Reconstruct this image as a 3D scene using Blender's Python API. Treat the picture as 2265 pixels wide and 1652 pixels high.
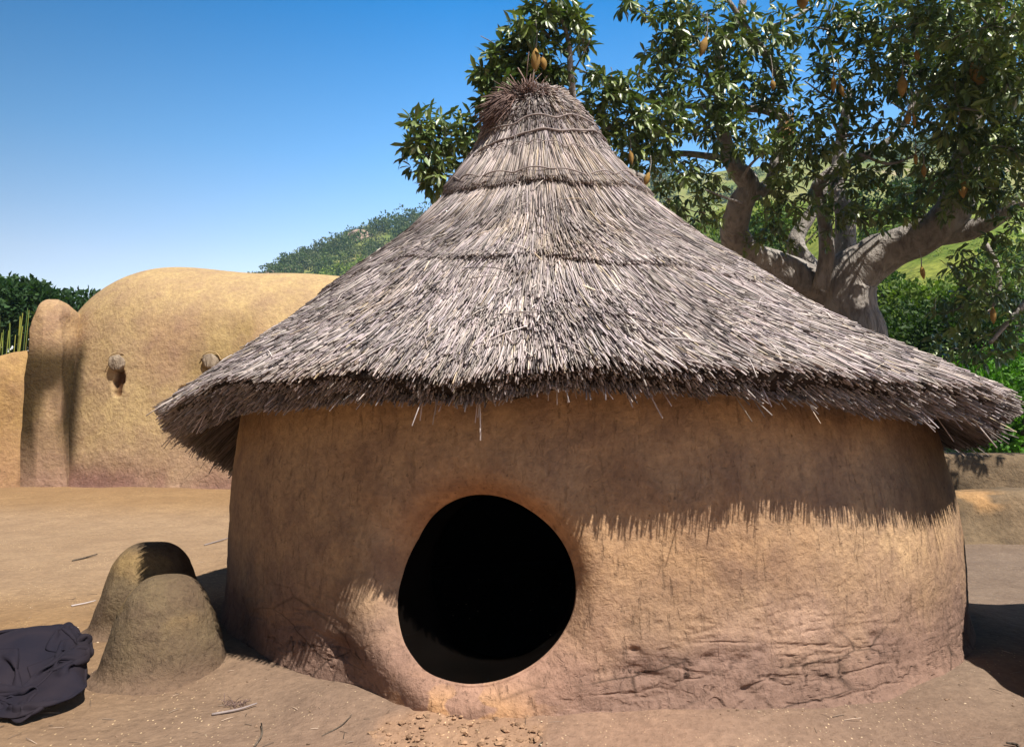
import bpy, math, random
import numpy as np
from mathutils import Vector
random.seed(7); rng = np.random.default_rng(7)
scene = bpy.context.scene
for o in list(bpy.data.objects): bpy.data.objects.remove(o)
R = math.radians
# ------------------------------------------------------------------ camera, sky, sun, exposure
F = 1762.0; CX, CY, HZ = 1132.5, 826.0, 960.0; CAMH = 0.81      # photo measured on a 2265 x 1652 grid
PITCH = math.atan((HZ-CY)/F)
cam_d = bpy.data.cameras.new('camera'); cam = bpy.data.objects.new('camera', cam_d)
scene.collection.objects.link(cam)
cam.location = (0, 0, CAMH); cam.rotation_euler = (math.pi/2+PITCH, 0, 0)
cam_d.sensor_width = 36; cam_d.lens = F/2265*36; cam_d.clip_start = 0.05; cam_d.clip_end = 3000
scene.camera = cam
SUN_AZ, SUN_EL = R(36), R(58)          # azimuth measured from -Y (behind the camera) towards +X
sdir = Vector((math.sin(SUN_AZ)*math.cos(SUN_EL), -math.cos(SUN_AZ)*math.cos(SUN_EL), math.sin(SUN_EL)))
world = bpy.data.worlds.new('World'); scene.world = world; world.use_nodes = True
wn = world.node_tree; wn.nodes.clear()
sky = wn.nodes.new('ShaderNodeTexSky'); sky.sky_type = 'NISHITA'; sky.sun_disc = False
sky.sun_elevation = SUN_EL; sky.sun_rotation = math.pi-SUN_AZ; sky.air_density = 1.0; sky.dust_density = 0.6; sky.ozone_density = 2.0
hs = wn.nodes.new('ShaderNodeHueSaturation'); hs.inputs['Saturation'].default_value = 1.25
bg = wn.nodes.new('ShaderNodeBackground'); bg.inputs[1].default_value = 0.08
wo = wn.nodes.new('ShaderNodeOutputWorld')
geo = wn.nodes.new('ShaderNodeTexCoord'); sx = wn.nodes.new('ShaderNodeSeparateXYZ'); wn.links.new(geo.outputs['Generated'], sx.inputs[0])
rp = wn.nodes.new('ShaderNodeValToRGB'); wn.links.new(sx.outputs[2], rp.inputs[0])       # bright milky horizon, azure above it, overhead dimmed to cut fill light
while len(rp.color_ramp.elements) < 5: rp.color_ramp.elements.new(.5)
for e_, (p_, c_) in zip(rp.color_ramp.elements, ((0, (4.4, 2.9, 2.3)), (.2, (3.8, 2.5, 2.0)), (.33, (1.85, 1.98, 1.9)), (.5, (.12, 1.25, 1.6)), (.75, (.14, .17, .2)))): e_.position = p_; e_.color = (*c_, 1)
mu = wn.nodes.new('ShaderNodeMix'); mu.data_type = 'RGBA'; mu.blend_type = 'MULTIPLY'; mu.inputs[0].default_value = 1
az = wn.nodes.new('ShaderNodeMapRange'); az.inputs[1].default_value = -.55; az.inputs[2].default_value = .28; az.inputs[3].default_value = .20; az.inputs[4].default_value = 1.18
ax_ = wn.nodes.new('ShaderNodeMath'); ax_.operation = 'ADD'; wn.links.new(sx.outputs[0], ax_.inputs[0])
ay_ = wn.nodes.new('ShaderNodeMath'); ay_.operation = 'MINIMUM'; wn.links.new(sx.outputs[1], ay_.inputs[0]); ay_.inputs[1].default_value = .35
wn.links.new(ay_.outputs[0], ax_.inputs[1]); wn.links.new(ax_.outputs[0], az.inputs[0])     # added gradient: sky dimmed to the left and behind the camera, cutting fill light
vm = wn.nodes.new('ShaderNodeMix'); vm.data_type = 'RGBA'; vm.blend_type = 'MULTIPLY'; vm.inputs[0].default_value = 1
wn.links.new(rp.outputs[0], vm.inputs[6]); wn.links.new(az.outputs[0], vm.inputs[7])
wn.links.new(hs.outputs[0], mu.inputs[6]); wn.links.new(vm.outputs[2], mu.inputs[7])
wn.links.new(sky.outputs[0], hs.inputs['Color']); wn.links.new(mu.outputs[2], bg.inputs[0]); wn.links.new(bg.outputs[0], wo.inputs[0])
sl = bpy.data.lights.new('sun', 'SUN'); sl.energy = 5.0; sl.angle = R(0.5); sl.color = (1, .93, .83)
so = bpy.data.objects.new('sun', sl); scene.collection.objects.link(so)
so.rotation_euler = sdir.to_track_quat('Z', 'Y').to_euler()
scene.view_settings.view_transform = 'Standard'; scene.view_settings.look = 'None'
scene.view_settings.exposure = 0.72; scene.view_settings.gamma = 1
scene.render.resolution_x = 1024; scene.render.resolution_y = 746
scene.cycles.max_bounces = 6; scene.cycles.transparent_max_bounces = 8

# ------------------------------------------------------------------ helpers
def P(x, y, dep):
    """world point on the ray of photo pixel (x,y) at ground distance dep (world Y)."""
    c, s = math.cos(PITCH), math.sin(PITCH)
    u, v = (x-CX)/F, (CY-y)/F
    dy, dz = c-v*s, s+v*c
    k = dep/dy
    return np.array((u*k, dep, CAMH+dz*k))
def G(x, y, z=0.0):
    """point of photo pixel (x,y) on the plane z."""
    c, s = math.cos(PITCH), math.sin(PITCH)
    u, v = (x-CX)/F, (CY-y)/F
    k = (z-CAMH)/(s+v*c)
    return np.array((u*k, (c-v*s)*k, z))
def _h(i, j, k, s):
    n = (i*374761393 + j*668265263 + k*1274126177 + s*974634777) & 0xffffffff
    n = ((n ^ (n >> 13))*1274126177) & 0xffffffff
    n = ((n ^ (n >> 16))*2246822519) & 0xffffffff
    return ((n ^ (n >> 15)) & 0xffff)/32767.5-1
def vn(p, s=0):
    p = np.asarray(p, float); f = np.floor(p).astype(np.int64); w = p-f; w = w*w*(3-2*w)
    i, j, k = f[..., 0], f[..., 1], f[..., 2]; a, b, c = w[..., 0], w[..., 1], w[..., 2]
    def L(x, y, t): return x+(y-x)*t
    return L(L(L(_h(i,j,k,s), _h(i+1,j,k,s), a), L(_h(i,j+1,k,s), _h(i+1,j+1,k,s), a), b),
             L(L(_h(i,j,k+1,s), _h(i+1,j,k+1,s), a), L(_h(i,j+1,k+1,s), _h(i+1,j+1,k+1,s), a), b), c)
def fbm(p, o=4, s=0):
    r = 0; a = 1.; t = 0; p = np.asarray(p, float)
    for q in range(o): r = r+a*vn(p*2.03**q+q*17.3, s+q); t += a; a *= .5
    return r/t
def S3(*a): return np.stack(np.broadcast_arrays(*a), -1)
def smooth(x, a, b):
    t = np.clip((x-a)/(b-a), 0, 1); return t*t*(3-2*t)

def mesh(name, verts, loops, sizes, mats, parent=None, smooth_=False, midx=None, col=None):
    """one mesh object from numpy arrays; loops = flat vertex indices, sizes = corners per face."""
    me = bpy.data.meshes.new(name); verts = np.asarray(verts, np.float32)
    loops = np.asarray(loops, np.int32).ravel()
    sizes = np.full(len(loops)//sizes, sizes, np.int32) if np.isscalar(sizes) else np.asarray(sizes, np.int32)
    me.vertices.add(len(verts)); me.vertices.foreach_set('co', verts.ravel())
    me.loops.add(len(loops)); me.loops.foreach_set('vertex_index', loops)
    me.polygons.add(len(sizes)); st = np.concatenate(([0], np.cumsum(sizes)[:-1])).astype(np.int32)
    me.polygons.foreach_set('loop_start', st); me.polygons.foreach_set('loop_total', sizes)
    me.polygons.foreach_set('use_smooth', np.full(len(sizes), smooth_))
    for m in (mats if isinstance(mats, (list, tuple)) else [mats]): me.materials.append(m)
    if midx is not None: me.polygons.foreach_set('material_index', np.asarray(midx, np.int32))
    me.update(calc_edges=True)
    if col is not None:
        a = me.color_attributes.new('tint', 'FLOAT_COLOR', 'POINT')
        c4 = np.ones((len(verts), 4), np.float32); c4[:, :3] = col
        a.data.foreach_set('color', c4.ravel())
    o = bpy.data.objects.new(name, me); scene.collection.objects.link(o)
    if parent is not None: o.parent = parent
    return o
def tag(o, label=None, cat=None, group=None, kind=None):
    for k, v in (('label', label), ('category', cat), ('group', group), ('kind', kind)):
        if v: o[k] = v
    return o
def thing(name, label, cat, group=None):
    return tag(moved(bpy.data.objects.new(name, None)), label, cat, group)
def moved(o):
    scene.collection.objects.link(o); o.empty_display_size = .1; return o
def grid_faces(nu, nv, wrap=False, off=0):
    i = np.arange(nu if wrap else nu-1)[:, None]; j = np.arange(nv-1)[None, :]
    i2 = (i+1) % nu
    f = S3(i*nv+j, i2*nv+j, i2*nv+j+1, i*nv+j+1).reshape(-1, 4)
    return f+off
class MB:
    """collects quads / tris into one mesh"""
    def __init__(s): s.v = []; s.l = []; s.s = []; s.c = []; s.m = []; s.n = 0
    def add(s, v, f, col=None, mi=0):
        v = np.asarray(v, float).reshape(-1, 3); f = np.asarray(f)
        s.v.append(v); s.l.append((f+s.n).ravel()); s.s.append(np.full(len(f), f.shape[1])); s.m.append(np.full(len(f), mi))
        s.c.append(np.broadcast_to(np.array((1, 1, 1.)) if col is None else col, v.shape)); s.n += len(v)
    def build(s, name, mats, parent=None, sm=True):
        return mesh(name, np.concatenate(s.v), np.concatenate(s.l), np.concatenate(s.s), mats, parent, sm,
                    np.concatenate(s.m), np.concatenate(s.c))
def catmull(pts, n=6):
    pts = np.asarray(pts, float)
    if len(pts) < 3:
        t = np.linspace(0, 1, n+1)[:, None]; return pts[0]*(1-t)+pts[-1]*t
    q = np.vstack([2*pts[0]-pts[1], pts, 2*pts[-1]-pts[-2]]); out = []
    for k in range(1, len(q)-2):
        t = np.linspace(0, 1, n, endpoint=False)[:, None]
        a, b, c, d = q[k-1:k+3]
        out.append(.5*((2*b)+(-a+c)*t+(2*a-5*b+4*c-d)*t*t+(-a+3*b-3*c+d)*t**3))
    out.append(pts[-1:]); return np.vstack(out)
def tube(mb, pts, rad, k=8, n=5, rough=0., seed=0, col=None, flat=None):
    """tapering tube: pts k x 3 with radii, smoothed, closed ends"""
    pr = catmull(np.column_stack([np.asarray(pts, float), np.broadcast_to(rad, len(pts)).astype(float)]), n)
    p, r = pr[:, :3], np.maximum(pr[:, 3], .0004)
    t = np.gradient(p, axis=0); t /= np.linalg.norm(t, axis=1)[:, None]+1e-9
    up = np.array((0, 0, 1.)) if abs(t[0, 2]) < .8 else np.array((1., 0, 0))
    A = np.cross(t, up); A /= np.linalg.norm(A, axis=1)[:, None]+1e-9
    for i in range(1, len(A)):
        if A[i]@A[i-1] < 0: A[i] = -A[i]
    B = np.cross(t, A)
    th = np.arange(k)/k*2*math.pi
    rr = r[:, None]*np.ones(k)
    if rough: rr = rr*(1+rough*fbm(S3(np.cos(th)[None]*1.5+seed, np.sin(th)[None]*1.5, np.arange(len(p))[:, None]*.35), 3, seed))
    fl = 1 if flat is None else flat
    v = p[:, None]+rr[..., None]*(np.cos(th)[None, :, None]*A[:, None]+fl*np.sin(th)[None, :, None]*B[:, None])
    m = len(p); v = v.reshape(-1, 3)
    i = np.arange(m-1)[:, None]; j = np.arange(k)[None]; j2 = (j+1) % k
    f = S3(i*k+j, i*k+j2, (i+1)*k+j2, (i+1)*k+j).reshape(-1, 4)
    mb.add(v, f, col); b = mb.n-len(v)
    for (ring, c, fl_) in ((0, p[0], 0), ((m-1)*k, p[-1], 1)):
        jj = np.arange(k); cc = mb.n
        tri = np.stack([jj+b+ring, (jj+1) % k+b+ring, np.full(k, cc)], -1)
        if not fl_: tri = tri[:, ::-1]
        mb.v.append(c[None]); mb.c.append(mb.c[-1][:1]); mb.n += 1
        mb.l.append(tri.ravel()); mb.s.append(np.full(k, 3)); mb.m.append(np.zeros(k, int))

# ------------------------------------------------------------------ materials
class NT:
    def __init__(s, name):
        s.m = bpy.data.materials.new(name); s.m.use_nodes = True; s.t = s.m.node_tree
        s.b = s.t.nodes['Principled BSDF']; s.tc = s.t.nodes.new('ShaderNodeTexCoord').outputs['Object']
        s.b.inputs['Specular IOR Level'].default_value = .15
    def link(s, a, b): s.t.links.new(a, b)
    def put(s, sock, v):
        if hasattr(v, 'is_linked') or isinstance(v, bpy.types.NodeSocket): s.link(v, sock)
        else:
            if isinstance(v, (tuple, list)) and len(v) == 3 and sock.type == 'RGBA': v = (*v, 1)
            sock.default_value = v
    def mp(s, scale=(1, 1, 1), rot=(0, 0, 0), src=None):
        n = s.t.nodes.new('ShaderNodeMapping'); n.inputs['Scale'].default_value = scale; n.inputs['Rotation'].default_value = rot
        s.link(src or s.tc, n.inputs[0]); return n.outputs[0]
    def noise(s, sc, det=5, rough=.55, dist=0, src=None):
        n = s.t.nodes.new('ShaderNodeTexNoise'); n.inputs['Scale'].default_value = sc; n.inputs['Detail'].default_value = det
        n.inputs['Roughness'].default_value = rough; n.inputs['Distortion'].default_value = dist
        s.link(src or s.tc, n.inputs['Vector']); return n.outputs[0]
    def vor(s, sc, feat='F1', src=None, out=0, rnd=1):
        n = s.t.nodes.new('ShaderNodeTexVoronoi'); n.feature = feat; n.inputs['Scale'].default_value = sc
        n.inputs['Randomness'].default_value = rnd
        s.link(src or s.tc, n.inputs['Vector']); return n.outputs[out]
    def ramp(s, fac, stops, interp='LINEAR'):
        n = s.t.nodes.new('ShaderNodeValToRGB'); e = n.color_ramp.elements; n.color_ramp.interpolation = interp
        while len(e) < len(stops): e.new(.5)
        for q, (p, c) in zip(e, stops):
            q.position = p; q.color = (c, c, c, 1) if not isinstance(c, (tuple, list)) else (*c, 1)
        s.link(fac, n.inputs[0]); return n.outputs[0]
    def mix(s, f, a, b, mode='MIX'):
        n = s.t.nodes.new('ShaderNodeMix'); n.data_type = 'RGBA'; n.blend_type = mode
        s.put(n.inputs[0], f); s.put(n.inputs[6], a); s.put(n.inputs[7], b); return n.outputs[2]
    def math(s, op, a, b=0.0, clamp=False):
        n = s.t.nodes.new('ShaderNodeMath'); n.operation = op; n.use_clamp = clamp; s.put(n.inputs[0], a); s.put(n.inputs[1], b); return n.outputs[0]
    def attr(s, name='tint'):
        n = s.t.nodes.new('ShaderNodeVertexColor'); n.layer_name = name; return n.outputs[0]
    def sep(s, src=None):
        n = s.t.nodes.new('ShaderNodeSeparateXYZ'); s.link(src or s.tc, n.inputs[0]); return n.outputs
    def bump(s, hs_):
        prev = None
        for h, st, d in hs_:
            n = s.t.nodes.new('ShaderNodeBump'); n.inputs['Strength'].default_value = st; n.inputs['Distance'].default_value = d
            s.put(n.inputs['Height'], h)
            if prev is not None: s.link(prev, n.inputs['Normal'])
            prev = n.outputs[0]
        s.link(prev, s.b.inputs['Normal'])
    def done(s, col, rough=.9):
        s.put(s.b.inputs['Base Color'], col); s.put(s.b.inputs['Roughness'], rough); return s.m

def clay(name, hi, mid, low, zr=None, flecks=0., scratch=.5, dark=None, tint=False, scale=1., bmp=1., crack=0):
    """earthen plaster: colour patches, low damp-stained band, scratches, pits, straw flecks"""
    n = NT(name)
    big = n.noise(1.7*scale, 6, .6, .4); med = n.noise(7*scale, 6, .62, .3); fine = n.noise(45*scale, 5, .65)
    c = n.mix(n.ramp(big, [(.36, 0), (.62, 1)]), hi, mid)
    c = n.mix(n.math('MULTIPLY', n.ramp(med, [(.42, 0), (.66, 1)]), .55), c, low)
    if zr:
        z = n.sep()[2]; zz = n.math('ADD', z, n.math('MULTIPLY', n.math('SUBTRACT', n.noise(3.2, 6, .6, .3), .5), zr[2]))
        t = n.math('DIVIDE', n.math('SUBTRACT', zz, zr[0]), zr[1]-zr[0], True)
        lc = n.mix(n.ramp(n.noise(5, 6, .65, .5), [(.35, 0), (.6, 1)]), low, tuple(x*1.3 for x in low))
        lc = n.mix(n.math('MULTIPLY', n.ramp(n.noise(9, 6, .7), [(.52, 0), (.7, 1)]), .5), lc, tuple(x*.5 for x in low))
        c = n.mix(n.ramp(t, [(0, 1), (1, 0)]), c, lc)
    c = n.mix(n.ramp(fine, [(.3, .45), (.7, 0)]), c, tuple(x*.45 for x in low))
    if zr or crack:
        wv = n.mix(.10, n.tc, n.t.nodes.new('ShaderNodeTexNoise').outputs[1], 'ADD')
        ck = n.ramp(n.vor(2.6 if zr else 1.3, 'DISTANCE_TO_EDGE', n.mp((1, 1, 2.6) if zr else (1, 1, 1.3), src=wv)), [(.0, 1), (.022, 0)])
        ck = n.math('MULTIPLY', ck, n.ramp(n.noise(2.3, 3), [(.50, 0), (.58, 1)]))
        if zr: ck = n.math('MULTIPLY', ck, n.ramp(t, [(.0, 1), (.7, 0)]))
        c = n.mix(n.math('MULTIPLY', ck, .85), c, tuple(x*.25 for x in low))
    else: ck = 0.0
    sc = n.noise(16*scale, 5, .7, .2, n.mp((3.2, 3.2, .55), (.0, .45, .35)))
    sc2 = n.noise(20*scale, 4, .6, 1.0, n.mp((1.2, 1.2, 3)))
    scm = n.ramp(sc, [(.34, 1), (.42, 0)]); sc2m = n.ramp(sc2, [(.27, 1), (.36, 0)])
    pits = n.ramp(n.noise(60*scale, 2, .5), [(.24, 1), (.32, 0)])
    c = n.mix(n.math('MULTIPLY', n.math('MULTIPLY', scm, n.ramp(n.noise(2.1*scale, 4), [(.42, 0), (.6, 1)])), .40*scratch), c, tuple(x*.35 for x in low))
    c = n.mix(n.math('MULTIPLY', pits, .5), c, tuple(x*.3 for x in low))
    if flecks:
        fl = n.ramp(n.vor(70, src=n.mp((1, .45, 1))), [(.10, 1), (.16, 0)])
        fm = n.math('MULTIPLY', n.math('MULTIPLY', fl, n.ramp(n.noise(1.6, 4, .6), [(.45, 0), (.62, 1)])), flecks)
        c = n.mix(fm, c, (.62, .5, .33))
    if tint: c = n.mix(1.0, c, n.attr(), 'MULTIPLY')
    h = n.math('ADD', n.math('MULTIPLY', fine, .5), med)
    n.bump([(h, .7*bmp, .02/scale), (n.math('SUBTRACT', 1.0, n.math('ADD', scm, sc2m)), .55*scratch*bmp, .008/scale), (n.noise(160*scale, 3, .7), .35*bmp, .003/scale), (pits, -.4*bmp, .004)]+([(ck, -.9, .02)] if zr or crack else []))
    return n.done(c, .95)
M_hut = clay('hut_plaster', (.56, .375, .215), (.475, .31, .18), (.205, .13, .10), (.14, .47, .45), 0, 1.0, tint=True)
M_ground = clay('packed_earth', (.225, .165, .122), (.195, .14, .103), (.15, .107, .082), None, .8, .35, tint=True, scale=.8, bmp=1.0)
M_house = clay('house_plaster', (.53, .385, .19), (.45, .32, .165), (.32, .21, .145), (.1, 1.0, .9), 0, .3, tint=True, scale=.45)
M_mound = clay('mound_clay', (.175, .13, .075), (.14, .098, .06), (.105, .07, .05), (-.05, .12, .1), .0, .6, tint=True, scale=1.3, bmp=1.5)
M_rwall = clay('old_wall_clay', (.24, .17, .105), (.18, .13, .08), (.09, .065, .045), None, .0, .5, tint=True, scale=.6)
def shade_black():
    n = NT('shade_blackened_clay'); c = n.ramp(n.noise(6), [(.3, (.002, .0017, .0015)), (.7, (.004, .003, .0025))]); return (n.put(n.b.inputs['Specular IOR Level'], 0.0), n.done(c, 1))[1]
M_shade_black = shade_black()  # hut interior: its darkness is put into this near-black colour
def strawm(name, a, b, rough=.55):
    n = NT(name); c = n.mix(n.noise(90, 3, .6), a, b); c = n.mix(1.0, c, n.attr(), 'MULTIPLY')
    n.b.inputs['Specular IOR Level'].default_value = .35
    return n.done(c, rough)
M_straw = strawm('weathered_straw', (.37, .325, .328), (.55, .485, .48))
M_core = strawm('shade_dark_inner_straw', (.014, .009, .007), (.03, .02, .015), .95)  # near-black straw: shade in the gaps between stalks put into the colour
M_knot = strawm('dark_straw', (.10, .06, .055), (.22, .145, .12), .7)
M_rope = strawm('twisted_grass_rope', (.19, .15, .14), (.30, .25, .235), .8)
def bark(name, a, b, c_):
    n = NT(name); w = n.noise(2.2, 7, .6, .6); f = n.noise(14, 5, .65, .4, n.mp((1, 1, .35)))
    c = n.mix(n.ramp(w, [(.35, 0), (.65, 1)]), a, b); c = n.mix(n.ramp(f, [(.3, .8), (.55, 0)]), c, c_)
    c = n.mix(1.0, c, n.attr(), 'MULTIPLY')
    n.bump([(n.noise(5, 4, .6, 1.2, n.mp((1, 1, .5))), .8, .12), (f, .6, .03)]); return n.done(c, .85)
M_bark = bark('baobab_bark', (.34, .315, .29), (.25, .225, .205), (.10, .085, .078))
M_bark2 = bark('dark_bark', (.14, .11, .085), (.1, .08, .06), (.04, .03, .025))
M_wood = bark('raw_broken_wood', (.52, .33, .18), (.42, .25, .12), (.2, .11, .06))
M_beam = bark('grey_beam_wood', (.30, .24, .18), (.24, .19, .14), (.1, .07, .05))
def leafm(name, rough=.38, spec=.6, trans=.12):
    n = NT(name); c = n.attr(); c = n.mix(n.math('MULTIPLY', n.noise(9, 3), .35), c, (.02, .045, .01))
    n.b.inputs['Specular IOR Level'].default_value = spec; n.done(c, rough)
    tr = n.t.nodes.new('ShaderNodeBsdfTranslucent'); n.link(n.mix(1., c, (1.3, 1.6, .5), 'MULTIPLY'), tr.inputs[0])
    ms = n.t.nodes.new('ShaderNodeMixShader'); ms.inputs[0].default_value = trans
    n.link(n.b.outputs[0], ms.inputs[1]); n.link(tr.outputs[0], ms.inputs[2])
    n.link(ms.outputs[0], n.t.nodes['Material Output'].inputs['Surface']); return n.m
M_leaf = leafm('glossy_leaf', .42, .9, .10); M_leaf2 = leafm('soft_leaf', .6, .25, .25)
def fruitm():
    n = NT('velvety_fruit_skin'); c = n.mix(n.ramp(n.noise(14, 5, .7), [(.35, 0), (.65, 1)]), (.33, .20, .06), (.20, .12, .04))
    n.bump([(n.noise(60, 3, .6), .4, .004)]); return n.done(c, .85)
M_fruit = fruitm()
def clothm():
    n = NT('worn_blue_black_cloth'); w = n.noise(5, 5, .6, .3)
    c = n.mix(n.ramp(w, [(.35, 0), (.68, 1)]), (.013, .012, .020), (.026, .020, .026))
    c = n.mix(n.ramp(n.noise(2.4, 4), [(.5, 0), (.66, .6)]), c, (.024, .019, .02))
    n.b.inputs['Specular IOR Level'].default_value = .1
    n.bump([(n.noise(500, 2, .5), .25, .001), (n.noise(30, 4, .6), .3, .004)]); return n.done(c, .85)
M_cloth = clothm()
def hillm():
    n = NT('hill_ground'); c = n.mix(n.ramp(n.noise(.05, 7, .65), [(.4, 0), (.6, 1)]), (.14, .18, .05), (.24, .23, .08))
    c = n.mix(n.ramp(n.noise(.035, 6, .7), [(.6, 0), (.68, .8)]), c, (.48, .36, .28)); return n.done(c, 1)
M_hill = hillm()
def grassm():
    n = NT('grassy_slope'); c = n.mix(n.ramp(n.noise(.35, 7, .65), [(.38, 0), (.62, 1)]), (.13, .19, .03), (.26, .29, .06))
    c = n.mix(n.ramp(n.noise(.22, 6, .7, .4), [(.58, 0), (.7, .7)]), c, (.26, .2, .09))
    c = n.mix(n.ramp(n.noise(2.5, 6, .7), [(.4, .6), (.6, 0)]), c, (.03, .06, .012)); return n.done(c, 1)
M_slope = grassm()

def rockm():
    n = NT('pale_rock'); c = n.mix(n.ramp(n.noise(.6, 6, .7), [(.4, 0), (.6, 1)]), (.50, .36, .29), (.25, .19, .15)); n.bump([(n.noise(1.2, 5, .7), 1, .6)]); return n.done(c, 1)
M_rock = rockm()
# ------------------------------------------------------------------ ground sheet
def axis(n, lim, near):
    t = np.linspace(-1, 1, n); k = math.asinh(lim/near); return near*np.sinh(t*k)
gx = axis(520, 500, .8)
gt = np.linspace(0, 1, 560); gy = -2.5+3.9*np.sinh(gt*math.asinh(604/3.9))
HC = np.array((.345, 3.98))                    # hut centre
def ground_z(x, y):
    p = S3(x, y, np.zeros_like(x))
    far = smooth(np.hypot(x, y-3), 5, 40)
    z = (.022*fbm(p*.9, 4, 3)+.010*fbm(p*3.1+fbm(p*1.3, 2, 6)[..., None], 3, 4)*(1-far))+.006*fbm(p*9, 3, 5)*(1-far)+.0022*fbm(p*26, 3, 9)*(1-far)
    d = np.hypot(x-HC[0], y-HC[1])
    z = z*smooth(d, 1.2, 1.9)
    z = z+.05*np.exp(-((d-1.72)/.16)**2)*(.6+.6*fbm(p*2, 3, 8))       # earth heaped at the foot of the hut
    cp = G(1010, 1640); e = np.hypot((x-cp[0])/.235, (y-cp[1])/.16)+.25*fbm(p*9, 3, 11)
    z = z+np.where(e < 1, .004+.012*fbm(p*34, 3, 12)-.007*smooth(e, .5, 1), 0)
    z = z+.016*np.exp(-((e-1.08)/.1)**2)*(.5+.5*fbm(p*12, 2, 2))
    lb = smooth(-x, .5, 2.5)*smooth(y, 6.8, 9.4)*.16                     # soil rising to the house foot
    return z+lb
X, Y = np.meshgrid(gx, gy, indexing='ij'); Z = ground_z(X, Y)
p3 = S3(X, Y, 0*X)
cg = np.ones(X.shape+(3,))
a = smooth(-X, .3, 2.2)[..., None]; cg = cg*(1-a)+a*np.array((1.42, 1.22, .84))      # yellower earth to the left
w = (np.exp(-((X-.1)/1.1)**2)*smooth(-Y, -3.4, -1.9)*(.75+.5*fbm(p3*2.2, 3, 21)))[..., None]; w = np.clip(w, 0, 1); cg = cg*(1-w)+w*np.array((1.5, 1.3, 1.22))
w = (smooth(-X, .2, 2.5)*smooth(Y, 3.4, 4.6)*(1-smooth(Y, 7.2, 8.6)))[..., None]; cg = cg*(1-w)+w*np.array((1.6, 1.5, 1.25))
cp = G(1010, 1640); e = np.hypot((X-cp[0])/.235, (Y-cp[1])/.16)+.25*fbm(p3*9, 3, 11)
w = smooth(-e, -1.05, -.9)[..., None]; cg = cg*(1-w)+w*np.array((1.75, 1.5, 1.3))
w = (smooth(np.hypot(X, Y), 15, 60))[..., None]; cg = cg*(1-w)+w*np.array((.55, .8, .35))
w = (1-smooth(np.hypot(X-HC[0], Y-HC[1]), 1.46, 1.5))[..., None]; cg = cg*(1-w)+w*np.array((.012, .012, .012))   # floor inside coloured near black for the dark of the hut
gv = S3(X, Y, Z).reshape(-1, 3)
g = mesh('ground', gv, grid_faces(len(gx), len(gy)), 4, M_ground, None, True, None, cg.reshape(-1, 3)); g['kind'] = 'structure'

# ------------------------------------------------------------------ the hut
hut = thing('thatched_hut', 'round clay hut with conical straw roof and a round black doorway', 'hut')
RW = 1.63
APEX = np.array((.12, 4.0)); RIMC = np.array((.25, 3.98))
prof = np.array([(.02, 2.56), (.13, 2.53), (.235, 2.40), (.30, 2.27), (.37, 2.15), (.475, 2.02), (.64, 1.85), (.86, 1.66), (1.10, 1.48), (1.34, 1.31), (1.58, 1.16), (1.80, 1.03), (1.98, .93)])
prof[:, 0] *= np.array([1.1, 1.08, 1.05, 1.02, .99, .975, .985, .99, .99, .985, .98, .965, .95])
sl_ = np.concatenate(([0], np.cumsum(np.hypot(*np.diff(prof, axis=0).T)))); LEN = sl_[-1]
tt_ = np.linspace(0, 1, 200); pc = catmull(prof, 16); pl = np.concatenate(([0], np.cumsum(np.hypot(*np.diff(pc, axis=0).T))))
pr_r = np.interp(tt_*pl[-1], pl, pc[:, 0]); pr_z = np.interp(tt_*pl[-1], pl, pc[:, 1])
def rimk(ph):   # ph 0 = towards the camera, + to the right
    droop = np.interp(np.degrees(ph), [-180, -150, -120, -95, -70, -40, 0, 30, 60, 90, 130, 180],
                      [-.24, -.42, -.38, -.22, -.07, .02, .035, .01, -.07, -.15, -.18, -.22])
    rad = np.interp(np.degrees(ph), [-180, -120, -90, -60, -20, 20, 40, 60, 90, 130, 180], [1, 1.01, .99, .98, .99, 1.02, 1.05, 1.02, .975, 1.0, 1])
    wob = .012*np.sin(ph*9+1)+.01*np.sin(ph*17+2)
    return droop+wob, rad
def roof(ph, t):
    ph = (ph+np.pi) % (2*np.pi)-np.pi
    te = np.clip(t, 0, 1); r = np.interp(te, tt_, pr_r); z = np.interp(te, tt_, pr_z)
    ex = np.maximum(t-1, 0)*LEN; r = r+ex*.88; z = z-ex*.47
    dr, rk = rimk(ph); w = np.clip(te, 0, 1)**2.2
    r = r*(1+(rk-1)*w); z = z+dr*w
    z = z+.012*vn(S3(ph*5, te*7, 0*te), 31); 
    cx = np.interp(te, [0, .15, .4, .6, .8, 1], [.12, .145, .175, .185, .205, .25]); cy = APEX[1]+(RIMC[1]-APEX[1])*te
    return S3(cx+r*np.sin(ph), cy-r*np.cos(ph), z)
def roofn(ph, t):
    e = 1e-3; a = roof(ph, t+e)-roof(ph, np.maximum(t-e, 0)); b = roof(ph+e, t)-roof(ph-e, t)
    n = np.cross(b, a); n /= np.linalg.norm(n, axis=-1, keepdims=True)+1e-9
    return np.where(n[..., 2:3] < 0, -n, n)
def zunder(ph):
    p = roof(ph, np.full_like(ph, .86)); return p[..., 2]-.075

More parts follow.
